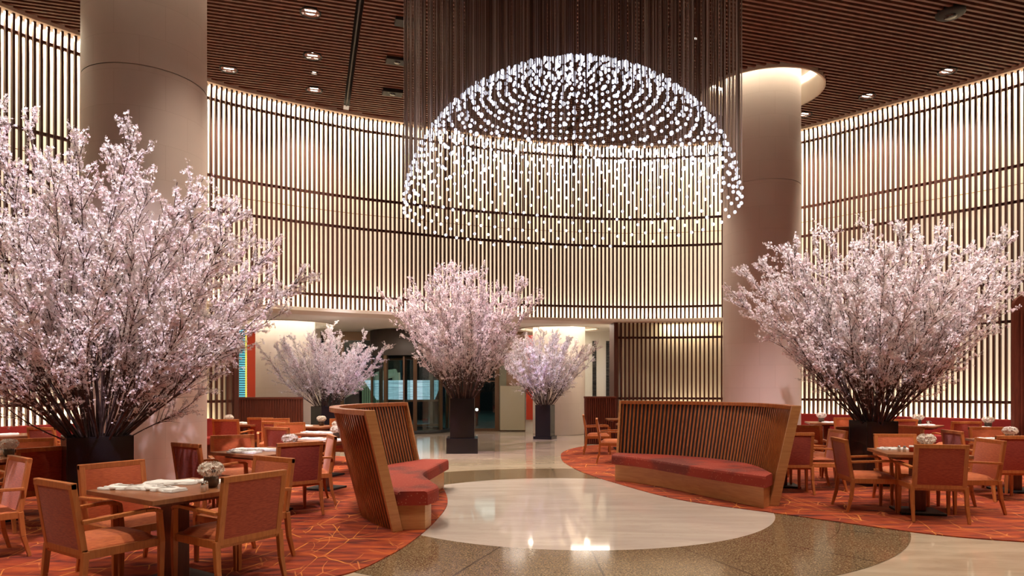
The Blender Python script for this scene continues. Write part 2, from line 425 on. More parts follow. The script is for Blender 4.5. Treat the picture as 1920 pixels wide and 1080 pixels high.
def recess(x, y, R, z0, z1, ring_mat, name, lab, strip_r=.05):
    mb = MB(); n = 64
    mb.lathe([(R+.04, z0-.03),(R, z0-.03),(R, z1),(.80, z1),(.80, z1+.03),(R+.04, z1+.03),(R+.04, z0-.03)], (x,y,0), n)
    o = struct(mb.build(name, M['cream']), lab)
    s = MB(); s.lathe([(R-.12, z1-.04),(R-.12+strip_r, z1-.04),(R-.12+strip_r, z1-.01),(R-.12,z1-.01),(R-.12,z1-.04)], (x,y,0), n)
    s.build('light_strip', ring_mat, o)
for i, (x, y, r) in enumerate(HOLES): recess(x, y, r, CZ-.02, CZ+.55, M['cove'], 'trim_%d' % (5+i), 'round lit ceiling recess around the column')
for i, (x, y, r) in enumerate(LHOLES): recess(x, y, r, LZ, LZ+.34, M['cove_lobby'], 'trim_%d' % (7+i), 'round lit recess in the lobby ceiling around the column', .10)

# ---------------------------------------------------------------- slatted ceiling
AX = radians(16.5); bdir = (cos(AX), sin(AX)); adir = (-sin(AX), cos(AX))
seams = []
for px, py in ((663,100),(1045,262)):
    x, y = atc(px, py); seams.append(x*bdir[0]+y*bdir[1])
def segs_for(v):
    xs = []
    n = len(POLY); ox, oy = adir[0]*v, adir[1]*v
    for i in range(n):
        a, b = POLY[i], POLY[(i+1)%n]
        va = a[0]*adir[0]+a[1]*adir[1]-v; vb = b[0]*adir[0]+b[1]*adir[1]-v
        if (va < 0) != (vb < 0):
            t = va/(va-vb); x = a[0]+(b[0]-a[0])*t; y = a[1]+(b[1]-a[1])*t
            xs.append(x*bdir[0]+y*bdir[1])
    xs.sort(); iv = [(xs[i], xs[i+1]) for i in range(0, len(xs)-1, 2)]
    cuts = [(s-.07, s+.07) for s in seams]
    for cx, cy, r in HOLES:
        dv = v-(cx*adir[0]+cy*adir[1]); r2 = r+.05
        if abs(dv) < r2:
            h = sqrt(r2*r2-dv*dv); u = cx*bdir[0]+cy*bdir[1]; cuts.append((u-h, u+h))
    for c0, c1 in cuts:
        nv = []
        for a, b in iv:
            if c1 <= a or c0 >= b: nv.append((a, b)); continue
            if c0 > a: nv.append((a, c0))
            if c1 < b: nv.append((c1, b))
        iv = nv
    return iv
mb = MB(); v = -7.0
while v < 21.5:
    for a, b in segs_for(v):
        if b-a > .05:
            u = (a+b)/2; mb.box((u*bdir[0]+v*adir[0], u*bdir[1]+v*adir[1], CZ+.045), (b-a, .052, .09), AX)
    v += .124
ce = struct(mb.build('ceiling', M['ceil_slat']), 'ceiling of close brown wooden slats')
def filled(name, outer, holes, z, m, ext=.03):
    cu = bpy.data.curves.new(name, 'CURVE'); cu.dimensions = '2D'; cu.fill_mode = 'BOTH'; cu.extrude = ext
    for ring in [outer]+holes:
        sp = cu.splines.new('POLY'); sp.points.add(len(ring)-1)
        for p, q in zip(sp.points, ring): p.co = (q[0], q[1], 0, 1)
        sp.use_cyclic_u = True
    o = bpy.data.objects.new(name+'_tmp', cu); sc.collection.objects.link(o)
    dg = bpy.context.evaluated_depsgraph_get(); me = bpy.data.meshes.new_from_object(o.evaluated_get(dg))
    bpy.data.objects.remove(o); me.name = name; me.materials.clear(); me.materials.append(m)
    o = bpy.data.objects.new(name, me); sc.collection.objects.link(o); o.location = (0,0,z); return o
def circ(x, y, r, n=64): return [(x+r*cos(2*pi*k/n), y+r*sin(2*pi*k/n)) for k in range(n)]
po = filled('plenum', [(-15,-9),(15,-9),(15,24),(-15,24)], [circ(x,y,r+.02) for x,y,r in HOLES], CZ+.34, M['black']); po.parent = ce
# dark seam channels
mb = MB()
for s in seams:
    c = 4.2; mb.box((s*bdir[0]+c*adir[0], s*bdir[1]+c*adir[1], CZ+.075), (.03, 26, .03), AX)
mb.build('seam_channel', M['dark_trim'], ce)

# ---------------------------------------------------------------- lobby beyond the opening
LOB = [wp(S_OPEN0-1.2, CAV+REC+.1)[:2]]+[wp(S_OPEN0+(S_OPEN1-S_OPEN0)*i/14, CAV+REC+.1)[:2] for i in range(15)]+[wp(S_OPEN1+1.0, CAV+REC+.1)[:2], (5.0,24.6), (-10.6,24.6), (-10.6,16.5)]
lc = filled('ceiling_lobby', LOB, [circ(x,y,r) for x,y,r in LHOLES], LZ+.03, M['white']); struct(lc, 'white lobby ceiling'); lc.name = 'ceiling'
def lobby_box(name, px0, px1, Z, z0, z1, m, label, th=.12, st=True):
    x0, x1 = (px0-960)*Z/F, (px1-960)*Z/F; mb = MB(); mb.box(((x0+x1)/2, Z+th/2, (z0+z1)/2), (x1-x0, th, z1-z0))
    o = mb.build(name, m); return struct(o, label) if st else o
GZ = 23.5
lobby_box('wall_back_lobby', 985, 1190, GZ, 0, LZ, M['white'], 'white lobby wall right of the doors')
struct(lobby_box('wall_left_lobby', 330, 600, GZ-.3, 0, LZ, M['cream'], 'cream lobby wall behind the column'))
x, y, _ = wp(S_OPEN1, CAV+REC); mb = MB(); mb.bar((x+.25,y,LZ/2),(x+1.1,GZ,LZ/2),.12,LZ); struct(mb.build('wall_right_lobby', M['white']), 'white side wall of the lobby')
x, y, _ = wp(S_OPEN0, CAV+REC); mb = MB(); mb.bar((x-.35,y,LZ/2),(x-3.2,GZ-.2,LZ/2),.12,LZ); struct(mb.build('wall_side_lobby', M['cream']), 'cream side wall of the lobby')
# teal blind window and red panels
ro = empty('window_1'); struct(ro, 'tall narrow window with glowing teal blinds and yellow edge')
Z = 21.9; m = mat('teal_blind', (.10,.45,.55), .5); b_ = bs(m)
wv = nd(m,'ShaderNodeTexWave', bands_direction='Z'); wv.inputs['Scale'].default_value = 4.2; ln(m, coords(m), wv.inputs['Vector'])
c_ = ramp(m, [(.35,(.01,.06,.09)),(.6,(.12,.50,.62))], wv.outputs['Fac']).outputs[0]; ln(m, c_, b_.inputs['Base Color']); ln(m, c_, b_.inputs['Emission Color']); b_.inputs['Emission Strength'].default_value = .9
mb = MB(); mb.box(((456.5-960)*Z/F, Z, 2.2), (9.5*Z/F+.1, .04, 2.36)); mb.build('blind', m, ro)
mb = MB(); mb.box(((462.3-960)*Z/F, Z-.03, 2.2), (.035, .06, 2.36)); mb.build('edge_strip', emit('yellow_edge', (.9,.75,.10), .7), ro)
mb = MB(); mb.box(((474-960)*Z/F, Z+.02, 2.2), (.36, .08, 2.40)); tag(mb.build('red_panel', M['red_panel']), 'tall glossy red wall panel beside the teal window in the lobby', 'wall panel')
mb = MB(); mb.box(((470-960)*Z/F, Z+.12, LZ-.01-.02), (1.2, .06, .0+.02)); 
struct(lobby_box('trim_9', 448, 490, Z-.02, 3.38, LZ, M['cream'], 'cream lintel over the teal window'))
struct(lobby_box('trim_10', 448, 490, Z-.02, 0, 1.02, M['cream'], 'cream sill wall under the teal window'))
Z = GZ-.06
mb = MB(); mb.box(((996-960)*Z/F, Z, 1.85), (19*Z/F, .08, 2.9)); tag(mb.build('red_panel', M['red_panel']), 'narrow red wall panel left of the violet planter, by the doors', 'wall panel')
for i, (px, wd) in enumerate(((1114.5,7),(1139.5,6))):
    ro = empty('window_%d' % (2+i)); struct(ro, 'dark slit window in the white lobby wall')
    x = (px-960)*Z/F; mb = MB(); mb.box((x, Z+.02, 2.05), (wd*Z/F, .06, 2.1)); mb.build('pane', M['planter'], ro)
    mb = MB()
    for k in range(24): mb.box((x, Z-.015, 1.05+k*.088), (wd*Z/F, .01, .03))
    mb.build('louvre', M['base_black'], ro)
# glazed front with posts
def post(px0, px1, Zp, z0, z1, m, par=None, th=.14):
    x0, x1 = (px0-960)*Zp/F, (px1-960)*Zp/F; mb = MB(); mb.box(((x0+x1)/2, Zp, (z0+z1)/2), (x1-x0, th, z1-z0)); return mb.build('post', m, par, .006)
ro = empty('window_4'); struct(ro, 'glazed lobby front with bronze posts looking out to the night garden')
for a, b in ((584,590),(639,646),(842,848),(928,936)): post(a, b, GZ, 0, LZ, M['bronze'], ro)
mb = MB()
x0, x1 = (588-960)*GZ/F, (932-960)*GZ/F
mb.box(((x0+x1)/2, GZ, LZ-.15), (x1-x0, .16, .3)); mb.build('head_rail', M['bronze'], ro)
mb = MB(); xa = (700-960)*GZ/F; mb.box(((x0+xa)/2, GZ, .05), (xa-x0, .12, .1)); xb = (843-960)*GZ/F; mb.box(((xb+x1)/2, GZ, .05), (x1-xb, .12, .1)); mb.build('sill_rail', M['bronze'], ro)
for a, b in ((590,639),(646,703),(848,928)):
    xa, xb = (a-960)*GZ/F, (b-960)*GZ/F; mb = MB(); mb.box(((xa+xb)/2, GZ, 1.66), (xb-xa, .012, 3.12)); mb.build('pane', M['pane'], ro)
mb = MB(); xa = (848-960)*GZ/F; mb.box(((xa+x1)/2, GZ-.02, 1.72), (x1-xa, .05, .035)); mb.build('glazing_bar', M['bronze'], ro)
# beige panel beside the door
o = lobby_box('wall_panel', 936, 985, GZ-.02, 0, LZ, wood('walnut_panel', (.20,.11,.06), (.26,.15,.08), .4), None, .1, False)
tag(o, 'brown wooden wall panel between the glass front and red panel', 'wall panel')
mb = MB(); mb.box(((961-960)*GZ/F, GZ-.09, .80), (46*GZ/F, .03, 1.52)); mb.build('glass_guard', mat('frosted_beige_glass', (.42,.38,.28), .2), o)
mb = MB(); mb.box(((943-960)*GZ/F, GZ-.06, 1.7), (13*GZ/F, .06, 3.3)); mb.build('side_glass', mat('grey_green_glass', (.20,.20,.15), .15), o)
# revolving door drum
dx, dy, dr = (768-960)*23.2/F, 23.3, 1.27
ro = empty('door_1', (dx, dy, 0)); struct(ro, 'round revolving glass door with bronze posts')
for k in range(8):
    a = 2*pi*(k+.35)/8; mb = MB(); mb.box((dr*cos(a), dr*sin(a), 1.35), (.09,.12,2.5), a); mb.build('post', M['bronze'], ro, .005)
mb = MB(); mb.lathe([(dr+.07,2.55),(dr+.07,LZ-.02),(dr-.1,LZ-.02),(dr-.1,2.55),(dr+.07,2.55)], n=40); mb.build('drum_fascia', mat('dark_fascia', (.03,.02,.015), .6), ro)
mb = MB(); mb.lathe([(dr+.09,.002),(dr+.09,.10),(dr-.09,.10),(dr-.09,.002)], n=40); mb.build('floor_ring', M['base_black'], ro)
mb = MB()
for a0, a1 in ((.15,.85),(1.15,1.85)):
    n = 14
    for k in range(n):
        a, b = pi*(a0+(a1-a0)*k/n)+pi/2, pi*(a0+(a1-a0)*(k+1)/n)+pi/2
        mb.bar((dr*cos(a),dr*sin(a),1.32),(dr*cos(b),dr*sin(b),1.32),.012,2.44)
mb.build('curved_glass', M['pane'], ro)
for k in range(3):
    a = .5+2*pi*k/3; wr = MB(); wg = MB()
    wg.bar((0,0,1.3),((dr-.1)*cos(a),(dr-.1)*sin(a),1.3),.012,2.3)
    for z in (.2,1.05,2.48): wr.bar((0,0,z),((dr-.1)*cos(a),(dr-.1)*sin(a),z),.05,.07)
    wr.bar(((dr-.12)*cos(a),(dr-.12)*sin(a),.16),((dr-.12)*cos(a),(dr-.12)*sin(a),2.5),.05,.05)
    wo = wr.build('door_wing', M['bronze'], ro); wg.build('wing_glass', M['pane'], wo)
    
# night garden outside
mb = MB(); mb.box((-3,34,-.06),(34,20.4,.1)); struct(mb.build('ground', mat('wet_paving', (.10,.13,.11), .25)), 'dark wet paving of the garden outside')
mb = MB(); mb.box((-6,44,2.5),(40,.4,5.2)); struct(mb.build('wall_garden', mat('night_wall', (.012,.02,.02), .8)), 'dark garden wall far outside')
Z = 31
def gx(px, Z): return (px-960)*Z/F
mb = MB()
zt, zb_ = E+11*Z/F, E-26*Z/F
mb.hexa([(gx(706,Z),Z,zb_),(gx(815,Z),Z,zb_),(gx(800,Z),Z+1.6,zb_),(gx(720,Z),Z+1.6,zb_),(gx(685,Z),Z-.3,zt),(gx(831,Z),Z-.3,zt),(gx(820,Z),Z+2,zt),(gx(700,Z),Z+2,zt)])
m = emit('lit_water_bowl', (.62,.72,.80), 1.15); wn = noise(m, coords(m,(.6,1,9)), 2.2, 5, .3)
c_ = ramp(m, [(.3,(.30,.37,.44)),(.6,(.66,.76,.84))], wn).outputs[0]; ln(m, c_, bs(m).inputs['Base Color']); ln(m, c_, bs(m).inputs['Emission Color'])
ft = empty('garden_fountain', (gx(758,Z), Z+.8, 0), 0, 'glowing white water bowl of inverted trapezoid shape outside the glass doors', 'fountain')
fo = mb.build('basin', m); fo.parent = ft; fo.matrix_parent_inverse = Matrix.Translation((-gx(758,Z), -(Z+.8), 0))
mb = MB(); mb.box((0,0,zb_/2),(1.6,1.0,zb_)); mb.build('plinth', M['planter'], ft)
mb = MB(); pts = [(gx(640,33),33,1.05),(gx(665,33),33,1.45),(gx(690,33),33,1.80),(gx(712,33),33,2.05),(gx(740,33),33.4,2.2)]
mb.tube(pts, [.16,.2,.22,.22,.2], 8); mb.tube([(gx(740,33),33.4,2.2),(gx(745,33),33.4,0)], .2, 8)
tag(mb.build('garden_arch', emit('glowing_stone_arch', (.40,.34,.22), .35)), 'pale curved stone arch in the dark garden, left of the fountain', 'arch')  # glow put into the stone in place of light falling on it
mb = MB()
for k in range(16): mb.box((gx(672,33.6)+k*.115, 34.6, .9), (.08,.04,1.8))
tag(mb.build('garden_fence', emit('glowing_green_fence', (.22,.26,.14), .35)), 'green slatted fence in the garden left of the fountain', 'fence')  # fence slats given their own glow instead of being lit by lamps
for k, (px, z, Zl, lb) in enumerate(((811,.45,29,'small green glowing garden light left in the pane by the revolving door'),(826,.85,33,'tall pale green garden light behind the revolving door'),(894,.62,27,'bright white garden lamp seen right of the tall centre planter'))):
    t = empty('garden_lamp', (gx(px,Zl), Zl, 0), 0, lb, 'lamp', 'garden lamps')
    mb = MB(); mb.lathe([(.05,0),(.05,z-.1),(.03,z-.1)], n=10); mb.build('stake', M['base_black'], t)
    mb = MB(); mb.sphere((0,0,z), .055, 10, 8, 1.8 if k < 2 else 1); mb.build('lamp_globe', emit('garden_globe', ((.3,.8,.7),(.4,.55,.3),(1,.98,.85))[k], (2,1,9)[k]), t)
area('garden_wash', (-4, 33, 4.6), (0,0,-1), 12, 8, 160, (.55,.9,.85))

# ---------------------------------------------------------------- floors and carpets
mb = MB(); mb.box((0,9,-.05),(30,31,.1)); struct(mb.build('floor', M['marble']), 'polished beige travertine floor')
DC = (.75, 8.95)
mb = MB(); n = 128; ri, ro_ = 2.52, 3.87
def annulus(r0, r1, z):
    vs = [(r*cos(2*pi*k/n), r*sin(2*pi*k/n), z) for r in (r0, r1) for k in range(n)]
    return vs, [(k, n+k, n+(k+1)%n, (k+1)%n) for k in range(n)]
mb.add(*annulus(ri, ro_, .003)); struct(mb.build('floor', M['granite'], loc=(DC[0],DC[1],0)), 'brown speckled granite ring in the floor')
mb = MB(); mb.add([(ri*cos(2*pi*k/n), ri*sin(2*pi*k/n), .003) for k in range(n)], [list(range(n))]); struct(mb.build('floor', M['marble_disc'], loc=(DC[0],DC[1],0)), 'pale polished marble disc under the chandelier')
def carpet_obj(ctrl, close, label):
    pts = catmull(ctrl, 8)+close; mb = MB(); mb.prism(pts, 0, .012)
    if sum(a[0]*b[1]-b[0]*a[1] for a, b in zip(pts, pts[1:]+pts[:1])) < 0: mb.f = [f[::-1] for f in mb.f]
    o = mb.build('carpet', M['carpet']); tag(o, label, 'carpet'); return o
wall_in = lambda px, off=.05: wp(s_at_px(px), off)[:2]
R_in = [wp(S_OPEN1-.3+(S1-.5-S_OPEN1)*i/24, .1)[:2] for i in range(25)]
carpet_obj([(11.5,5.2),(8.2,6.05),(6.6,6.35),(5.08,6.77),(4.26,7.21),(3.16,8.34),(2.26,9.31),(1.61,11.0),(1.30,12.1),(1.12,13.2),(1.05,14.4),(1.20,16.0),(1.75,17.35),(2.6,18.3)], R_in,
           'red and orange patterned carpet under the tables at right')
L_in = [wp(S0+.5+(S_OPEN0+.3-S0)*i/24, .1)[:2] for i in range(25)][::-1]
carpet_obj([(-10.4,3.0),(-7.5,3.3),(-4.5,3.75),(-2.6,4.5),(-1.45,5.5),(-1.13,6.18),(-.97,6.94),(-.87,7.9),(-.85,8.98),(-1.02,10.2),(-1.35,11.6),(-2.0,13.2),(-3.2,14.6),(-4.6,15.5)], L_in,
           'red and orange patterned carpet under the tables at left')

# ---------------------------------------------------------------- chandelier
CR, CTOP, CBOT = 2.14, 5.60, 3.80
ch = empty('chandelier', (DC[0], DC[1], CZ), 0, 'dome shaped chandelier of many small lit glass balls hanging on long cords', 'chandelier')
balls = []
NR = 28
for k in range(NR):
    ph = (pi/2)*((k+.35)/(NR-.65))**1.28
    r = CR*sin(ph); z = CBOT+(CTOP-CBOT)*cos(ph)
    n_ = max(6, int(round(2*pi*r/(.105 if k < 14 else .14))))
    if k > 18: n_ = 56
    for j in range(n_):
        a = 2*pi*(j+(.5 if k % 2 else 0)+.05*k*(k <= 18))/n_
        balls.append((r*cos(a)+random.uniform(-.01,.01), r*sin(a)+random.uniform(-.01,.01), z-CZ+random.uniform(-.015,.015)))
def px_r(b): return 1/(b[1]+DC[1])
balls.sort(key=px_r, reverse=True)
proto = MB(); proto.sphere((0,0,0), .0225, 10, 8); bm_ = proto.mesh('glass_ball', M['ball'])
for k, b in enumerate(balls[:100]):
    o = bpy.data.objects.new('glass_ball', bm_); sc.collection.objects.link(o); o.parent = ch; o.location = b
    c = MB(); c.tube([(b[0],b[1],b[2]+.02),(b[0],b[1],-.02)], .0038, 4, False, False); c.build('cord', M['cord'], ch)
rest = MB(); rc = MB()
for b in balls[100:]:
    rest.sphere(b, .0225, 8, 6); rc.tube([(b[0],b[1],b[2]+.02),(b[0],b[1],-.02)], .0038, 4, False, False)
rest.build('glass_ball', M['ball'], ch)['kind'] = 'stuff'
rc.build('cord', M['cord'], ch)['kind'] = 'stuff'
mb = MB(); mb.lathe([(.01,-.04),(CR+.12,-.04),(CR+.12,.0),(.01,.0)], n=64); mb.build('canopy', M['base_black'], ch)

# ---------------------------------------------------------------- ceiling fixtures
def make_down(r=.16):
    t = empty('downlight', (0,0,0), 0, 'x', 'downlight')
    mb = MB(); mb.lathe([(r,.0),(r+.025,-.012),(r+.03,.0),(r+.03,.05)], n=28); mb.build('trim_ring', M['base_black'], t)
    mb = MB(); mb.lathe([(r,.0),(r*.93,.05),(r*.6,.12),(r*.3,.14)], n=28); mb.build('reflector', M['chrome'], t)
    mb = MB(); mb.lathe([(.001,.012),(r*.62,.016),(r*.68,.05),(r*.3,.11)], n=20); mb.build('lamp_lens', M['lamp'], t)
    return t
def spot(name, loc, target, power, ang, blend=.6, col=WARM, r=.12, parent=None):
    l = bpy.data.lights.new(name, 'SPOT'); l.energy = power; l.spot_size = ang; l.spot_blend = blend; l.color = col; l.shadow_soft_size = r
    o = bpy.data.objects.new(name, l); sc.collection.objects.link(o); o.location = loc
    d = Vector(target)-Vector(loc); o.rotation_euler = d.to_track_quat('-Z','Y').to_euler(); return o
dl = make_down()
DL = [(582,24,'downlight nearest the top edge in the left ceiling panel',1),(586,105,'middle downlight in the row left of the ceiling seam',1),(429,130,'downlight by the left column near the slatted wall',1),
      (589,169,'downlight lowest in the row, just above the back wall',1),(1776,134,'downlight near the right wall, highest at right',1),(1626,181,'downlight right of the column, above the right wall',1),(1508,215,'downlight partly hidden behind the right column',1)]
for k, (px, py, lb, on) in enumerate(DL):
    x, y = atc(px, py)
    o = dl if k == 0 else dup(dl, (0,0,0), 0, lb); o['label'] = lb; o['group'] = 'downlights in the slatted ceiling'; o.location = (x, y, CZ-.005)
for px, py, lb in ((589,137,'tiny spotlight between two downlights left of the seam'),(1304,73,'tiny spotlight seen behind the chandelier cords')):
    x, y = atc(px, py); o = dup(dl, (x,y,CZ-.005), 0, lb, 'tiny ceiling spotlights'); o.scale = (.42,.42,.42); o.name = 'spotlight'; o['category'] = 'spotlight'
for px, py, lb in ((764,40,'black ceiling fixture highest of the three beside the seam'),(745,112,'black ceiling fixture in the middle beside the cords'),(736,172,'black ceiling fixture lowest, near the back wall'),(1782,24,'large black round fitting in the right ceiling')):
    x, y = atc(px, py); big = px > 1000
    t = empty('ceiling_fixture', (x, y, CZ), AX, lb, 'ceiling light', 'black ceiling fixtures')
    mb = MB()
    if big: mb.lathe([(.001,-.07),(.2,-.06),(.24,-.03),(.24,.06),(.001,.06)], n=28)
    else: mb.box((0,0,.0), (.46,.26,.12))
    mb.build('housing', M['base_black'], t, 0 if big else .01)
    mb = MB(); mb.lathe([(.001,-.085),(.10,-.085),(.11,-.06)] if big else [(.001,-.07),(.06,-.07),(.07,-.05)], n=16); mb.build('lens', M['planter'], t)
# room light: ceiling downlights that are seen, plus added fill beams without fixtures
for k, (px, py, lb, on) in enumerate(DL):
    x, y = atc(px, py); spot('downlight_fill_beam', (x, y, CZ-.06), (x, y, 0), P_DOWN, radians(95), .8)
for x, y in ((-9,8),(-6.5,6),(-3.3,6.2),(-3.2,9.5),(-2.6,3.6),(-4.5,12.5),(3.4,6.5),(5.2,8.2),(8.5,8),(8.2,11.5),(5,11.5),(10.2,10.5),(1.5,3),(-7.6,3),(6,3.6),(-.5,15),(3.3,16.2),(-1.2,12.6)):
    spot('downlight_fill_beam', (x, y, CZ-.06), (x*.97, y, 0), P_DOWN, radians(80), .9)
for x, y in ((-4.6,18.4),(-3.2,20.9),(-.4,20.0),(2.6,20.6)):
    area('lobby_fill', (x, y, LZ-.02), (0,0,-1), 1.6, .9, 32, (1,.86,.72))  # added soft fill under the lobby ceiling, no fixture there

# ---------------------------------------------------------------- slatted benches
def resample(P, n):
    Q = catmull(P, 12); L = [0]
    for a, b in zip(Q, Q[1:]): L.append(L[-1]+math.dist(a, b))
    out = []; j = 0
    for i in range(n+1):
        s = L[-1]*i/n
        while j < len(L)-2 and L[j+1] < s: j += 1
        t = (s-L[j])/(L[j+1]-L[j]); out.append((Q[j][0]+(Q[j+1][0]-Q[j][0])*t, Q[j][1]+(Q[j+1][1]-Q[j][1])*t))
    return out, L[-1]
def loft(mb, A, B, z0, z1, smooth=False):   # solid between plan curves A and B
    n = len(A); vs = []
    for a, b in zip(A, B): vs += [(a[0],a[1],z0),(b[0],b[1],z0),(b[0],b[1],z1),(a[0],a[1],z1)]
    fs = [(4*i+k, 4*i+4+k, 4*i+4+(k+1)%4, 4*i+(k+1)%4) for i in range(n-1) for k in range(4)]
    mb.add(vs, fs+[(0,1,2,3),(4*n-1,4*n-2,4*n-3,4*n-4)], smooth)
def offset(P, d):
    out = []
    for i in range(len(P)):
        a, b = P[max(i-1,0)], P[min(i+1,len(P)-1)]; dx, dy = b[0]-a[0], b[1]-a[1]; L = math.hypot(dx, dy)
        out.append((P[i][0]-dy/L*d, P[i][1]+dx/L*d))
    return out
def lerp(A, B, t): return [(a[0]+(b[0]-a[0])*t, a[1]+(b[1]-a[1])*t) for a, b in zip(A, B)]
def cushion(mb, A, B, z0, z1, e=.035):
    rows = [(0,z0),(0,z1-e),(.3*e,z1-.3*e),(e,z1)]
    n = len(A); vs = []; 
    for a, b in zip(A, B):
        d = math.dist(a, b) or 1; ux, uy = (b[0]-a[0])/d, (b[1]-a[1])/d
        for o, z in rows: vs.append((a[0]+ux*o, a[1]+uy*o, z))
        for o, z in rows[::-1]: vs.append((b[0]-ux*o, b[1]-uy*o, z))
    m_ = 8
    fs = [(m_*i+k, m_*i+m_+k, m_*i+m_+(k+1)%m_, m_*i+(k+1)%m_) for i in range(n-1) for k in range(m_)]
    mb.add(vs, fs+[tuple(range(m_)), tuple(range(m_*n-1, m_*n-m_-1, -1))])
def bench(name, back, front, side, lean, label, ncush=4, top=1.30, seat=.43):
    # back, front: plan curves at seat level, same order; side=+1 if the back's outer side is to the left of the curve
    Bk, L = resample(back, 60); Fr, _ = resample(front, 60)
    root = empty(name, (0,0,0), 0, label, 'bench', 'curved slatted benches in the aisle')
    # base
    fb = lerp(Fr, Bk, .13); bb = lerp(Bk, Fr, .02)
    mb = MB(); loft(mb, fb[1:-1], bb[1:-1], .012, seat-.15); mb.build('base', M['bench_base'], root, .004)
    for i in range(ncush):
        a = i*60//ncush; b = (i+1)*60//ncush
        mb = MB(); cushion(mb, Fr[a:b+1], lerp(Bk, Fr, .01)[a:b+1], seat-.15, seat); mb.build('seat_cushion', M['bench_fab'], root)
    low = offset(Bk, side*.07); hi = offset(Bk, side*(.07+lean))
    ns = int(L/.060); Lo, _ = resample(low, ns); Hi, _ = resample(hi, ns)
    inn = MB()                               # thin inner panel between slats
    n = len(Lo)-1
    lowf = offset(Bk, side*(.045-.15*lean)); Lf, _ = resample(lowf, ns)
    sl = MB()
    def P3(i, z):                            # centre line of the leaning back at height z
        t = (z-0.012)/(top-0.012); f = Lf[i]; h = Hi[i]; return (f[0]+(h[0]-f[0])*t, f[1]+(h[1]-f[1])*t, z)
    for i in range(n):
        a0, b0 = P3(i, .012), P3(i, top-.05); a1, b1 = P3(i+1, .012), P3(i+1, top-.05)
        A0, A1 = Vector(a0).lerp(Vector(a1), .28), Vector(a0).lerp(Vector(a1), .72)
        B0, B1 = Vector(b0).lerp(Vector(b1), .28), Vector(b0).lerp(Vector(b1), .72)
        d = A1-A0; nn = Vector((-d.y, d.x, 0)).normalized()*.016*side
        sl.hexa([A0-nn, A1-nn, A1+nn, A0+nn, B0-nn, B1-nn, B1+nn, B0+nn] if side > 0 else [A1-nn, A0-nn, A0+nn, A1+nn, B1-nn, B0-nn, B0+nn, B1+nn])
    sl.build('slatted_back', M['bench_wood'], root)
    vs = []
    for i in range(n+1):
        a, b = P3(i, .03), P3(i, top-.05); vs += [a, b]
    pn = MB(); pts0 = [P3(i, .03)[:2] for i in range(n+1)]; pts1 = [P3(i, top-.05)[:2] for i in range(n+1)]
    q0, q1, r0, r1 = offset(pts0, .006), offset(pts0, -.006), offset(pts1, .006), offset(pts1, -.006)
    vv = []
    for i in range(n+1): vv += [(*q0[i],.03),(*q1[i],.03),(*r1[i],top-.05),(*r0[i],top-.05)]
    pn.add(vv, [(4*i+k, 4*i+4+k, 4*i+4+(k+1)%4, 4*i+(k+1)%4) for i in range(n) for k in range(4)])
    pn.build('inner_panel', M['dark_trim'], root)
    cc = [P3(i, top-.03)[:2] for i in range(n+1)]
    mb = MB(); loft(mb, offset(cc, .06), offset(cc, -.06), top-.055, top); mb.build('top_rail', M['bench_wood'], root, .006)
    for i, j in ((0, 1), (n, n-1)):          # end panels
        a, b = Vector(P3(i, .012)), Vector(P3(i, top)); d = Vector(P3(j,.5))-Vector(P3(i,.5)); d.z = 0; d.normalize()
        nn = Vector((-d.y, d.x, 0)); w0, w1 = .06, .058
        mb = MB(); mb.hexa([a-nn*w0-d*.03, a-nn*w0+d*.005, a+nn*w0+d*.005, a+nn*w0-d*.03, b-nn*w1-d*.03, b-nn*w1+d*.005, b+nn*w1+d*.005, b+nn*w1-d*.03])
        mb.build('end_panel', M['bench_base'], root, .004)
    return root
rb_back = [(1.78,11.55),(2.41,11.25),(2.95,10.85),(3.33,10.30),(3.46,9.65),(3.36,8.80)]
rb_front = [(1.62,11.10),(1.98,10.72),(2.26,10.20),(2.52,9.62),(2.82,9.05),(3.16,8.50)]
bench('bench', rb_back, rb_front, 1, .22, 'curved slatted wooden bench with red seat, right of the aisle, facing the marble disc')
lb_back = [(-1.22,7.25),(-1.50,7.62),(-1.78,8.15),(-1.92,8.85),(-1.83,9.65),(-1.40,10.50)]
lb_front = [(-.90,7.28),(-.82,7.66),(-.98,8.20),(-1.14,8.80),(-1.08,9.50),(-.97,10.45)]
bench('bench', lb_back, lb_front, 1, .26, 'curved slatted bench left of the aisle, its slatted outer side towards us')

# tall dark partitions and wall banquettes
def partition(P, label, top=1.28):
    root = empty('partition', (0,0,0), 0, label, 'partition', 'dark reeded partitions at the lobby edge')
    n0 = 40; Q, L = resample(P, int(L_ / .06) if (L_ := sum(math.dist(a,b) for a,b in zip(P,P[1:]))) else n0)
    mb = MB(); loft(mb, offset(Q,.05), offset(Q,-.05), .012, top-.05); mb.build('panel', M['dark_wood'], root)
    mb = MB(); 
    for q0, q1 in zip(Q, Q[1:]):
        d = atan2(q1[1]-q0[1], q1[0]-q0[0]); c = ((q0[0]+q1[0])/2, (q0[1]+q1[1])/2)
        for sgn in (1,-1): mb.box((c[0]-sin(d)*.065*sgn, c[1]+cos(d)*.065*sgn, top/2), (.03,.03,top-.1), d)
    mb.build('reeds', M['dark_wood'], root)
    mb = MB(); loft(mb, offset(Q,.09), offset(Q,-.09), top-.05, top); mb.build('top_rail', M['dark_wood'], root, .005)
partition([(-7.0,16.3),(-6.2,16.75),(-5.2,17.0)], 'dark reeded partition behind the left tables, in front of the lobby column')
partition([(1.92,18.0),(2.35,18.1),(2.75,18.15)], 'dark reeded partition behind the two orange chairs at the lobby edge')
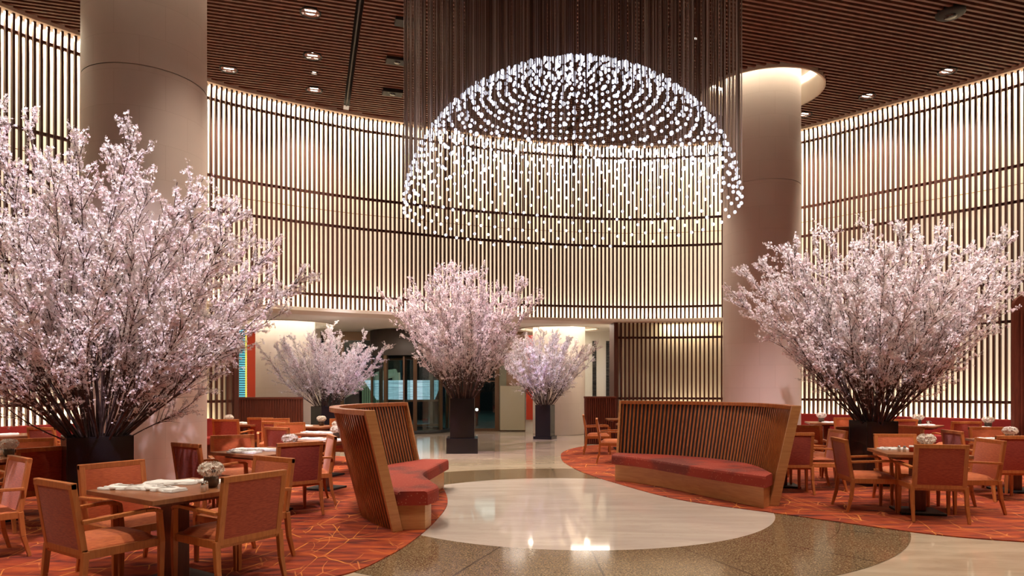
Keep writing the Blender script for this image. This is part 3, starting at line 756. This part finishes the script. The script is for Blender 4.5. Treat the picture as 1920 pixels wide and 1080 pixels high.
def banquette(s0, s1, label):
    root = empty('banquette', (0,0,0), 0, label, 'banquette', 'red banquettes along the slatted wall')
    mb = MB(); strip(s0, s1, -.70, .012, .30, mb, .62); mb.build('base', M['dark_wood'], root)
    mb = MB(); strip(s0, s1, -.74, .30, .46, mb, .56); mb.build('seat', M['red_fab'], root, .02)
    mb = MB(); strip(s0, s1, -.20, .30, .84, mb, .13); mb.build('backrest', M['red_fab'], root, .02)
banquette(s_at_px(1475), S1-3, 'long crimson banquette against the slatted wall at right')
banquette(S0+.5, s_at_px(395), 'long crimson banquette against the slatted wall at left')
# reeded wooden screen at the right edge
sx, sy = 9.55, 12.6
t = empty('wooden_screen', (sx, sy, 0), -.25, 'tall dark wooden screen with rounded top at the right edge', 'screen')
poly = [(-.27,.012),(1.2,.012),(1.2,3.25)]+[(-.27+.22-.22*sin(a), 3.25-.22+.22*cos(a)) for a in [i*pi/12 for i in range(7)]]
mb = MB(); n_ = len(poly); mb.add([(x,-.06,z) for x,z in poly]+[(x,.06,z) for x,z in poly], [list(range(n_)),[n_+i for i in range(n_)][::-1]]+[(i,n_+i,n_+(i+1)%n_,(i+1)%n_) for i in range(n_)]); mb.build('panel', M['dark_wood'], t)
mb = MB()
for k in range(18): mb.box((-.16+k*.07,-.075,1.5), (.035,.03,2.9))
mb.build('reeds', M['dark_wood'], t)

# ---------------------------------------------------------------- dining chair
def make_chair():
    t = empty('dining_chair', (0,0,0), 0, 'x', 'chair')
    W = .275; fb = .045
    def leg(pts, ws, name='leg'):
        mb = MB()
        for i in range(len(pts)-1): mb.bar(pts[i], pts[i+1], ws[i], ws[i], ws[i+1], ws[i+1], up=(1,0,0))
        return mb.build(name, M['chair_wood'], t, .004)
    for s in (-1, 1):
        y = s*(W-.0)
        leg([(-.345,y*1.02,.012),(-.295,y*1.005,.20),(-.275,y,.42)], [.028,.038,.042])          # sabre rear leg
        leg([(.245,y*1.02,.012),(.25,y*1.02,.40),(.235,y*1.03,.62)], [.030,.042,.034])            # front leg carries the arm
        mb = MB(); a = [(-.300,y*1.02,.625),(-.10,y*1.06,.635),(.12,y*1.07,.645),(.20,y*1.05,.640),(.245,y*1.03,.615)]
        for p, q in zip(a, a[1:]): mb.bar(p, q, .048, .026)
        mb.build('armrest', M['chair_wood'], t, .005)
    mb = MB(); z = .395
    for s in (-1,1): mb.bar((-.265,s*(W-.005),z),(.25,s*(W-.005),z),.03,.06)
    mb.bar((.245,-W,z),(.245,W,z),.03,.06); mb.bar((-.27,-W,z),(-.27,W,z),.03,.06); mb.build('seat_frame', M['chair_wood'], t, .004)
    # cushion, domed
    mb = MB(); N = 8; vs = []
    def P(i, j):
        u, v = i/N*2-1, j/N*2-1; k = 1-.06*(abs(u)**6)*(abs(v)**6)
        h = (1-abs(u)**4)*(1-abs(v)**4); return (-.01+u*.262*k, v*.262*k, .415+.035*min(1,h*6)+.030*h)
    vs = [P(i,j) for i in range(N+1) for j in range(N+1)]
    mb.add(vs, [(i*(N+1)+j,(i+1)*(N+1)+j,(i+1)*(N+1)+j+1,i*(N+1)+j+1) for i in range(N) for j in range(N)], True)
    mb.box((-.01,0,.408),(.51,.51,.03)); mb.build('seat', M['fab_seat'], t)
    # leaning back: outer frame and two upholstered faces
    def bk(y, z, off):                        # point on the back plane
        k = (z-.40)/.49; return (-.275-.075*k+off, y, z)
    mb = MB(); top = .895; zb = .40
    for s in (-1,1): mb.bar(bk(s*(W-fb/2+.0),zb-.02,0), bk(s*(W-fb/2),top-.003,0), .040, fb, up=(0,1,0))
    mb.bar(bk(-W,top-fb/2,0), bk(W,top-fb/2,0), .040, fb); mb.bar(bk(-W,zb+.01,0), bk(W,zb+.01,0), .040, fb)
    mb.build('back_frame', M['chair_wood'], t, .004)
    for nm, off, mt, bul in (('backrest', .016, 'fab_front', .016), ('back_panel', -.016, 'fab_rear', -.010)):
        mb = MB(); vs = []
        for i in range(7):
            for j in range(7):
                y = -(W-fb)+2*(W-fb)*i/6; z = zb+.03+(top-fb-zb-.03)*j/6
                b = bul*min(1, 4*min(i,6-i)/6)*min(1, 4*min(j,6-j)/6); vs.append(bk(y, z, off+b))
        fs = [(i*7+j,(i+1)*7+j,(i+1)*7+j+1,i*7+j+1) for i in range(6) for j in range(6)]
        if bul < 0: fs = [f[::-1] for f in fs]
        n0 = len(vs)
        rim = [i*7 for i in range(7)]+[42+j for j in range(1,7)]+[i*7+6 for i in range(5,-1,-1)]+[j for j in range(5,0,-1)]
        vs2 = [ (vs[k][0]-off*.9, vs[k][1], vs[k][2]) for k in rim]
        mb.add(vs, fs, True); mb.add([vs[k] for k in rim]+vs2, [(k,(k+1)%len(rim),len(rim)+(k+1)%len(rim),len(rim)+k) for k in range(len(rim))])
        mb.build(nm, M[mt], t)
    return t
chair0 = make_chair(); _cn = [0]
def chair(px, py, yaw, label, group='dining chairs'):   # px,py: middle of the back's top edge in the photo
    x, y = at(px, py, .895); a = radians(yaw)
    loc = (x+.345*cos(a), y+.345*sin(a), 0)
    if _cn[0] == 0: chair0.location = loc; chair0.rotation_euler = (0,0,a); chair0['label'] = label; chair0['group'] = group; o = chair0
    else: o = dup(chair0, loc, a, label, group)
    _cn[0] += 1; return o
G1, G2 = 'armchairs round the tables at left', 'armchairs round the tables at right'
CH = [
 (103,901,57,'wooden armchair front left, nearest the lower left corner, its rust back turned to the viewer',G1),
 (478,887,147,'largest front armchair right of the nearest table, red woven rear panel facing us',G1),
 (211,866,-33,'armchair on the far left side of the nearest table, in front of the black planter',G1),
 (513,856.3,237,'armchair on the far side of the nearest table, partly hidden by the largest armchair',G1),
 (36,856,232,'armchair cut by the left edge of the photo, facing the table off left',G1),
 (84,838,147,'dark armchair back directly left of the big black planter',G1),
 (52,822,-60,'orange armchair behind the far left table with the silver pots',G1),
 (77,801,75,'small dark red chair back near the left banquette',G1),
 (349,831,57,'armchair with dark side turned, standing before the left column',G1),
 (436,815.5,-62,'orange fronted armchair behind the second table, right of the column',G1),
 (563,829,128,'upright armchair with red back right of the second table',G1),
 (622,816,205,'orange armchair facing left, between the second table and left bench',G1),
 (519,801,60,'dark red chair back behind the posy of the second table',G1),
 (513,791,65,'red topped chair back just behind the dark red one in the left group',G1),
 (543,792.3,-60,'orange chair back right of the dark red one, facing us',G1),
 (517,784.3,-75,'orange chair furthest back in the left group, under the reeded partition',G1),
 (488,783,85,'dark red chair back in front of the left reeded partition',G1),
 (423,786,85,'dark red chair back nearest the left column, far row',G1),
 (644,784.5,-70,'orange chair seen just left of the slatted bench top, facing us',G1),
 (647,793,70,'brown chair back close against the left slatted bench',G1),
 (1765,833.5,77,'front armchair at right with red woven rear panel facing us',G2),
 (1574,821.5,-8,'armchair facing right on the left side of the nearest right table',G2),
 (1678,813.5,-97,'orange fronted armchair behind the nearest right table, facing us',G2),
 (1856,823.5,178,'armchair facing left on the right side of the nearest right table',G2),
 (1908,817,85,'dark red armchair back cut by the right edge of the photo',G2),
 (1785,807,-5,'narrow dark armchair side seen right of the nearest table, facing right',G2),
 (1850,800.5,-95,'orange fronted armchair behind the table at the right edge',G2),
 (1489,811,87,'red backed armchair just right of the slatted bench end',G2),
 (1571,806,180,'dark sided armchair facing left between bench and right planter',G2),
 (1509,797,-95,'orange chair top behind the table next to the right column',G2),
 (1588,783,-90,'small orange chair in the far row left of the right planter',G2),
 (1600,800,88,'dark chair back touching the left side of the right planter',G2),
 (1694,786,88,'dark red chair back just right of the right planter',G2),
 (1704,798,200,'narrow light wooden chair side right of the right planter',G2),
 (1812,790,88,'wide dark red chair back in the far row near the right wall',G2),
 (1094,777.5,-5,'orange armchair facing right at the lobby edge, the farther of two',G2),
 (1119,784.5,-8,'orange armchair facing right at the lobby edge, the nearer of two',G2),
]
for c in CH: chair(*c)

# ---------------------------------------------------------------- tables
def make_table(w=.92, d=.88):
    t = empty('dining_table', (0,0,0), 0, 'x', 'table')
    mb = MB(); mb.box((0,0,.732),(w,d,.036)); mb.build('tabletop', M['table_wood'], t, .004)
    mb = MB(); mb.box((0,0,.695),(w*.72,d*.72,.04)); mb.build('apron', M['dark_wood'], t)
    mb = MB(); mb.box((0,0,.36),(.15,.15,.64)); mb.build('pedestal', M['dark_wood'], t, .006)
    mb = MB(); mb.box((0,0,.026),(.50,.50,.028)); mb.build('foot_plate', M['base_black'], t, .006)
    return t
table0 = make_table(); tabs = {}
TB = [('t1',-2.65,5.37,-33,1,'nearest dining table at lower left, with linen and a posy'),
 ('t2',-3.06,8.42,-33,.98,'second dining table at left, beside the left column, with a posy'),
 ('t3',-2.80,10.25,-20,.9,'dining table close to the left slatted bench, two white napkins on it'),
 ('t4',-3.20,11.75,-20,.9,'dining table in the left group behind the bench-side table'),
 ('t5',-4.00,13.7,-15,.9,'dining table before the left lobby planter'),
 ('t6',-5.75,14.5,0,.9,'far dining table right of the left column near the slatted wall'),
 ('t0',-5.95,7.75,-20,1,'dining table at left edge holding silver pots'),
 ('t7',-8.25,11.2,35,.9,'dining table by the banquette at far left'),
 ('a',4.95,8.34,-13,.98,'nearest dining table at right, with jars and a posy'),
 ('b',7.35,10.0,-10,1,'dining table near the right edge with a posy'),
 ('c',4.15,10.5,-8,.9,'dining table between the slatted bench and right planter'),
 ('d',6.95,15.1,-15,.85,'far dining table just right of the right column'),
 ('e',8.35,14.0,-45,.8,'far dining table by the banquette, right of the planter'),
 ('f',9.12,13.1,-45,.8,'far dining table by the banquette, nearer the right edge'),
 ('g',2.72,16.7,0,.85,'dining table behind the orange chairs at the lobby edge, farther one'),
 ('h',2.62,14.3,0,.85,'dining table behind the right slatted bench at the lobby edge')]
for k, (id_, x, y, rz, s, lb) in enumerate(TB):
    a = radians(rz)
    o = table0 if k == 0 else dup(table0, (0,0,0), 0, lb); o.location = (x,y,0); o.rotation_euler = (0,0,a); o['label'] = lb; o['group'] = 'square dining tables'
    o.scale = (s,s,1); tabs[id_] = (x, y, a, s, lb)
def on(id_, u, v, z=.7505):
    x, y, a, s, lb = tabs[id_]; return (x+(u*cos(a)-v*sin(a))*s, y+(u*sin(a)+v*cos(a))*s, z)

# flowers: five petals each
def flower(mb, c, r, nrm, spin):
    n = nrm.normalized(); u = Vector((0,0,1)) if abs(n.z) < .9 else Vector((1,0,0)); a = n.cross(u).normalized(); b = n.cross(a)
    c = Vector(c); vs = [c]
    for k in range(5):
        th = spin+2*pi*k/5
        for dt, rr, hh in ((-.42,.62,.30),(0,1,.42),(.42,.62,.30)):
            d = a*cos(th+dt)+b*sin(th+dt); vs.append(c+d*r*rr+n*r*hh)
    mb.add(vs, [(0,1+3*k,2+3*k,3+3*k) for k in range(5)])
def rvec(): 
    while True:
        v = Vector((random.uniform(-1,1),random.uniform(-1,1),random.uniform(-1,1)))
        if .05 < v.length < 1: return v.normalized()
def make_posy():
    t = empty('posy_vase', (0,0,0), 0, 'x', 'flower vase')
    mb = MB(); mb.lathe([(.001,.0),(.04,.0),(.052,.03),(.050,.075),(.046,.078),(.045,.03),(.001,.012)], n=20); mb.build('vase', mat('smoked_glass', (.10,.07,.05), .08), t)
    mb = MB(); random.seed(3)
    for k in range(14):
        d = rvec(); d.z = abs(d.z)+.6; d.normalize(); mb.tube([(0,0,.02), Vector((0,0,.06))+d*.07], .002, 4, False)
    mb.build('stems', M['bark'], t)
    mb = MB()
    for k in range(170):
        d = rvec(); d.z = d.z*.8+.25; p = Vector((0,0,.115))+Vector((d.x*.078, d.y*.078, d.z*.055)); flower(mb, p, random.uniform(.015,.024), d+rvec()*.3, random.random()*6)
    mb.build('blossoms', M['posy'], t); return t
posy0 = make_posy(); pk = [0]
def posy(id_, u, v, label, s=1):
    loc = on(id_, u, v)
    if pk[0] == 0: o = posy0; o.location = loc; o['label'] = label
    else: o = dup(posy0, loc, random.random()*6, label)
    o.scale = (s,s,s); o['group'] = 'small posies on the tables'; pk[0] += 1
for a in (('t1',.20,.18,'white posy in a glass vase on the nearest left table',1.12),('t2',.22,.22,'white posy in a glass vase on the second left table',1.15),
          ('t3',.05,.25,'white posy on the table by the left bench',1.1),('t4',.12,.2,'white posy on the table behind the bench-side table',1.1),('t5',.1,.2,'white posy before the left lobby planter',1.1),
          ('t6',-.25,-.1,'white posy right of the left column in the far row',1.1),('t0',.2,.1,'white posy on the table at the left edge',1.1),
          ('a',.12,.05,'white posy behind the front armchair on the nearest right table',1.2),('b',-.05,.0,'white posy on the table near the right edge',1.15),
          ('c',-.25,.15,'white posy just right of the slatted bench end',1.15),('d',-.1,.1,'white posy on the far table by the right column',1.2),
          ('e',-.05,.1,'white posy on the far table right of the planter',1.25),('f',.0,.1,'white posy on the far table nearer the right edge',1.2),('h',.1,.2,'white posy peeking over the table behind the right bench',1.1)): posy(*a)
# folded napkins
def make_napkin(seed, w=.36, d=.16):
    random.seed(seed); mb = MB(); N, K = 12, 6; ph = random.random()*6
    def z(i, j, l): return l*.007+.004+.005*sin(i*.9+ph)*sin(j*1.3+ph)+.003*random.random()
    for l in range(2):
        sx = 1-.12*l; vs = []; sh = .02*l
        for top in (1, 0):
            for i in range(N+1):
                for j in range(K+1):
                    u, v = i/N-.5, j/K-.5; rag = .012*sin(i*1.7+ph)*(abs(v) > .4)
                    zz = z(i,j,l)+(.006 if top else -.001); vs.append((u*w*sx+sh, v*d*sx*(1-.25*u)+rag, zz if top else l*.007+.0005))
        M1 = (N+1)*(K+1); q = lambda i,j: i*(K+1)+j
        fs = [(q(i,j),q(i+1,j),q(i+1,j+1),q(i,j+1)) for i in range(N) for j in range(K)]
        rim = [q(i,0) for i in range(N+1)]+[q(N,j) for j in range(1,K+1)]+[q(i,K) for i in range(N-1,-1,-1)]+[q(0,j) for j in range(K-1,0,-1)]
        fs += [(rim[k], rim[k]+M1, rim[(k+1)%len(rim)]+M1, rim[(k+1)%len(rim)]) for k in range(len(rim))]
        mb.add(vs, fs, True)
    return mb.mesh('napkin', M['linen'])
nap_me = [make_napkin(s) for s in (1,2,3)]; nk = [0]
def napkin(id_, u, v, rz, label, s=1):
    o = bpy.data.objects.new('napkin', nap_me[nk[0]%3]); nk[0] += 1; sc.collection.objects.link(o)
    o.location = on(id_, u, v); o.rotation_euler = (0,0,tabs[id_][2]+rz); o.scale = (s,s,1.3); tag(o, label, 'napkin', 'folded linen napkins')
for a in (('t1',-.26,-.22,.5,'folded white napkin nearest the viewer on the front left table',1.1),('t1',-.23,.10,.75,'folded white napkin at the back left of the front left table',1.15),('t1',.05,-.12,.1,'wide white napkin in the middle of the front left table',1.0),('t1',-.02,.33,.2,'white napkin on the far edge of the front left table',.9),
          ('t2',-.25,-.05,.6,'white napkin on the left half of the second left table',1.1),('t2',.0,-.28,.2,'white napkin on the near edge of the second left table',1.1),('t2',.05,.08,.4,'white napkin beside the posy of the second left table',1),
          ('t3',-.22,-.1,.2,'white napkin left on the bench-side table',1),('t3',.25,-.15,.1,'white napkin right on the bench-side table, against the bench',1),
          ('t4',-.2,-.15,.2,'white napkin left on the table behind the bench-side table',1),('t4',.12,-.2,.1,'white napkin right on the table behind the bench-side table',1),
          ('t5',-.15,-.15,.1,'white napkin on the table before the left lobby planter',1),('t6',.25,.0,.1,'white napkin right on the far table near the column',1),('t6',-.2,.25,.1,'white napkin left on the far table near the column',1),
          ('t0',-.15,-.2,.4,'white napkin in front of the silver pots at the left edge',1.1),('t0',.25,-.25,1.2,'white napkin on the right of the left-edge table',1),('t7',-.1,0,.2,'white napkin on the table by the far left banquette',1.2),
          ('a',-.2,.25,.1,'white napkin on the far side of the nearest right table',.9),('a',.28,-.05,1.2,'white napkin behind the front right armchair',.9),('b',-.25,.2,.1,'white napkin left of the posy at the right edge',.9),
          ('c',.15,-.2,.1,'white napkin near the front of the table by the bench',1.1),('c',.2,.15,.1,'white napkin at the back of the table by the bench',1),
          ('d',.1,-.2,.1,'white napkin on the far table by the right column',1.1),('e',.15,-.1,.7,'white napkin on the far table right of the planter',1),('f',-.1,-.2,.7,'white napkin on the far table nearer the right edge',1)): napkin(*a)
# cutlery on the near tables
def make_fork():
    mb = MB(); mb.box((-.05,0,.002),(.11,.008,.003)); mb.box((.02,0,.003),(.03,.018,.003))
    for k in range(4): mb.box((.055,-.0075+k*.005,.003),(.045,.0025,.002))
    return mb.mesh('fork', M['chrome'], .0008)
def make_knife():
    mb = MB(); mb.box((-.055,0,.003),(.10,.011,.005)); mb.hexa([(-.005,-.008,.001),(.10,-.004,.001),(.105,.004,.001),(-.005,.008,.001),(-.005,-.008,.003),(.10,-.004,.003),(.105,.004,.003),(-.005,.008,.003)])
    return mb.mesh('knife', M['chrome'], .0008)
fk, kn = make_fork(), make_knife()
for id_, u, v, rz, wh in (('t1',-.26,-.22,.5,'nearest napkin of the front left table'),('t1',.05,-.12,.1,'middle napkin of the front left table'),('t2',.0,-.28,.2,'near napkin of the second left table'),('a',-.2,.25,.1,'napkin of the nearest right table')):
    for me, nm, dv in ((fk,'fork',-.022),(kn,'knife',.022)):
        o = bpy.data.objects.new(nm, me); sc.collection.objects.link(o); o.location = on(id_, u-dv*sin(rz), v+dv*cos(rz), .7505+.026); o.rotation_euler = (0,0,tabs[id_][2]+rz)
        tag(o, 'steel %s lying on the %s' % (nm, wh), nm, 'cutlery')
# shakers, creamers, jars, glasses
def shaker():
    t = empty('shaker', (0,0,0), 0, 'x', 'shaker'); mb = MB(); mb.lathe([(.001,0),(.019,0),(.017,.045),(.014,.06),(.001,.06)], n=14); mb.build('body', M['china'], t)
    mb = MB(); mb.lathe([(.0165,.052),(.0165,.066),(.010,.074),(.001,.075)], n=14); mb.build('cap', M['chrome'], t); return t
def creamer():
    t = empty('creamer', (0,0,0), 0, 'x', 'jug'); mb = MB(); mb.lathe([(.001,0),(.032,0),(.042,.03),(.038,.065),(.044,.085),(.040,.085),(.034,.064),(.038,.03),(.001,.01)], n=18); mb.build('body', M['chrome'], t)
    mb = MB(); mb.tube([(.036,0,.075),(.062,0,.072),(.07,0,.05),(.06,0,.03),(.040,0,.025)], .004, 6); mb.build('handle', M['chrome'], t); return t
def jar():
    t = empty('jam_jar', (0,0,0), 0, 'x', 'jar'); mb = MB(); mb.lathe([(.001,0),(.026,0),(.028,.01),(.028,.055),(.024,.062)], n=16); mb.build('body', mat('red_jam', (.35,.03,.01), .15), t)
    mb = MB(); mb.lathe([(.026,.060),(.026,.078),(.001,.079)], n=16); mb.build('lid', M['linen'], t); return t
def tumbler():
    t = MB(); t.lathe([(.001,0),(.028,0),(.033,.10),(.031,.10),(.026,.006),(.001,.006)], n=18); o = t.build('water_glass', M['glass']); tag(o, 'x', 'glass'); return o
sh, cr, jr, tu = shaker(), creamer(), jar(), tumbler(); used = set()
def item(o, id_, u, v, label, group=None, rz=0):
    c = o if o.name not in used else dup(o, (0,0,0), 0, label); used.add(o.name)
    c.location = on(id_, u, v); c.rotation_euler = (0,0,rz); c['label'] = label
    if group: c['group'] = group
for a in ((sh,'t1',.33,.05,'white salt shaker right of the posy on the nearest left table','shakers'),(sh,'t1',.37,.0,'pepper shaker half hidden by the large armchair on the nearest left table','shakers'),
          (sh,'a',-.22,-.05,'leftmost small white shaker on the nearest right table','shakers'),(sh,'a',-.17,-.09,'second small white shaker on the nearest right table','shakers'),(sh,'b',-.25,-.1,'white shaker on the table near the right edge','shakers'),
          (cr,'t0',-.05,.1,'silver jug left one of the two at the left edge','silver jugs',2.6),(cr,'t0',.08,.12,'silver jug beside the posy at the left edge','silver jugs',-.2),(cr,'e',.18,.12,'small jug on the far table right of the planter','silver jugs'),
          (jr,'a',-.08,-.05,'small red jam jar with pale lid on the nearest right table'),(tu,'a',-.02,-.12,'clear water glass beside the posy on the nearest right table')): item(*a)

# ---------------------------------------------------------------- blossom displays
def make_branch(seed):
    random.seed(seed); L = 3.0; br = MB(); bl = MB()
    bow = random.uniform(-.10,.20); wob = random.uniform(-.06,.06)
    def P(t): return Vector((bow*sin(pi*t)*1.0+.03*sin(9*t+seed), wob*sin(pi*t)+.025*sin(7*t+seed*2), L*t))
    N = 12; br.tube([P(i/N) for i in range(N+1)], [.0105*(1-.82*i/N)+.0015 for i in range(N+1)], 5, False)
    def blossoms(p0, p1, cnt, spread=.032):
        for _ in range(cnt):
            c = p0.lerp(p1, random.random()); c = c+rvec()*random.uniform(.005, spread)
            for _ in range(random.choice((1,2,2,3))):
                d = rvec(); d.z += .2; flower(bl, c+rvec()*.020, random.uniform(.0145,.0225), d, random.random()*6)
    for i in range(2, N): blossoms(P(i/N), P((i+1)/N), int(2+9*min(1,(i-2)/4)))
    nt = 28
    for k in range(nt):
        t = random.uniform(.22,.95); a = random.random()*2*pi; el = random.uniform(.35,.75); l = random.uniform(.25,.62)*(1.15-.6*t)
        d = Vector((cos(a)*sin(el), sin(a)*sin(el), cos(el))); p = P(t); q = p+d*l*.5+Vector((0,0,.03)); r_ = p+d*l+Vector((0,0,.10*l))+rvec()*.03
        br.tube([p,q,r_], [.006,.004,.0015], 4, False)
        if t > .3: blossoms(p, q, 8); blossoms(q, r_, 11)
        d2 = (d+rvec()*.6).normalized(); s_ = q+d2*l*.4; br.tube([q,s_],[.003,.001],3,False); blossoms(q, s_, 7)
    return br.mesh('branch', M['bark']), bl.mesh('blossoms', M['petal'])
VAR = [make_branch(20+i) for i in range(12)]
def display(px, zfoot, Z, wbox, rot, nbr, thmax, Ltop, Lside, label, foot=None, seed=0, plabel=None, skew=0):
    X = (px-960)*Z/F; H = zfoot
    t = empty('blossom_display', (X, Z, .012 if abs(X) > 2 and Z < 16 else .003), rot, label, 'flower arrangement', 'giant cherry blossom displays in black planters')
    mb = MB(); z0 = 0
    if foot: mb.box((0,0,foot[1]/2),(foot[0],foot[0],foot[1])); mb.build('planter_foot', M['planter'], t, .008); mb = MB()
    w2 = wbox/2; th = .025; z0 = foot[1] if foot else 0
    for (cx, cy, sx_, sy_) in ((0,-w2+th/2,wbox,th),(0,w2-th/2,wbox,th),(-w2+th/2,0,th,wbox-2*th),(w2-th/2,0,th,wbox-2*th)): mb.box((cx,cy,(z0+H)/2),(sx_,sy_,H-z0))
    mb.box((0,0,H-.12),(wbox-2*th,wbox-2*th,.04)); pl = mb.build('planter', M['planter'], t, .004)
    random.seed(100+seed)
    for k in range(nbr):
        u = (k+.5)/nbr; th_ = thmax*u**.55; ph = k*2.39996+random.uniform(-.25,.25)
        L = (Ltop+(Lside-Ltop)*(th_/thmax)**1.3)*random.uniform(.80,1.04)
        if random.random() < .22: L *= random.uniform(.6,.85)
        bme, fme = VAR[(k*5+seed)%12]
        b = bpy.data.objects.new('branch', bme); sc.collection.objects.link(b); b.parent = t
        o0 = Vector((cos(ph)*sin(th_)*wbox*.36/sin(thmax), sin(ph)*sin(th_)*wbox*.36/sin(thmax), H-.10))
        tilt = th_*.97; s = L/3.0
        b.rotation_mode = 'XYZ'
        R_ = Matrix.Rotation(ph,3,'Z') @ Matrix.Rotation(tilt,3,'Y') @ Matrix.Rotation(random.choice((0,pi))+random.uniform(-.9,.9),3,'Z')
        b.rotation_euler = R_.to_euler(); b.location = o0; b.scale = (s**.5*.95, s**.5*.95, s)
        f = bpy.data.objects.new('blossoms', fme); sc.collection.objects.link(f); f.parent = b; f['kind'] = 'stuff'
    return t
display(182,1.0,7.5,.62,radians(38),96,radians(53),3.72,2.85,'huge pink blossom branches in a black planter at left, nearest of the five',seed=1)
display(1637,1.0,10.7,.50,radians(4),92,radians(43),3.15,3.1,'wide pink blossom branches in a black planter among the right tables',seed=2)
display(867.5,1.26,16.0,.56,radians(2),76,radians(36),3.25,3.05,'pink blossom branches in a tall black stepped planter in the middle of the aisle',foot=(.72,.35),seed=3)
display(610,1.0,18.6,.56,radians(45),50,radians(47),2.35,2.35,'smaller blossom branches in a planter before the left lobby column',seed=4)
display(1022,1.0,20.1,.46,radians(-20),50,radians(45),2.3,2.35,'smaller blossom branches in a violet lit planter before the right lobby column',foot=(.56,.08),seed=5)
# coloured spotlights added overhead to brighten and tint the displays
for px, Z, tz, p, col in ((182,7.5,2.6,1.6,(.97,.82,1)),(1637,10.7,2.6,1.5,(1,.86,.94)),(867.5,16.0,2.6,1.4,(1,.72,.90)),(610,18.6,2.0,.45,(.88,.80,1)),(1022,20.1,2.0,.45,(.9,.82,1))):
    X = (px-960)*Z/F
    if Z < 18: spot('added_accent_spot', (X*.6+.3, Z-3.6, CZ-.1), (X, Z, tz), P_TREE*p*2.2, radians(48), .8, col, .1)
    else: spot('added_accent_spot', (X*.7, Z-3.2 if Z < 20 else Z-2.6, LZ-.08 if False else 3.3), (X, Z, 1.6), P_TREE*p*.6, radians(70), .8, col, .1)
# violet spots added overhead, aimed down at the lobby planters
spot('violet_spot', (-1.6, 17.4, 3.2), (-5.2,19.3,1.0), 160, radians(40), .6, (.30,.22,1), .05)
spot('violet_spot', (.1, 17.6, 3.2), (1.0,20.0,.7), 70, radians(35), .6, (.35,.2,1), .05)
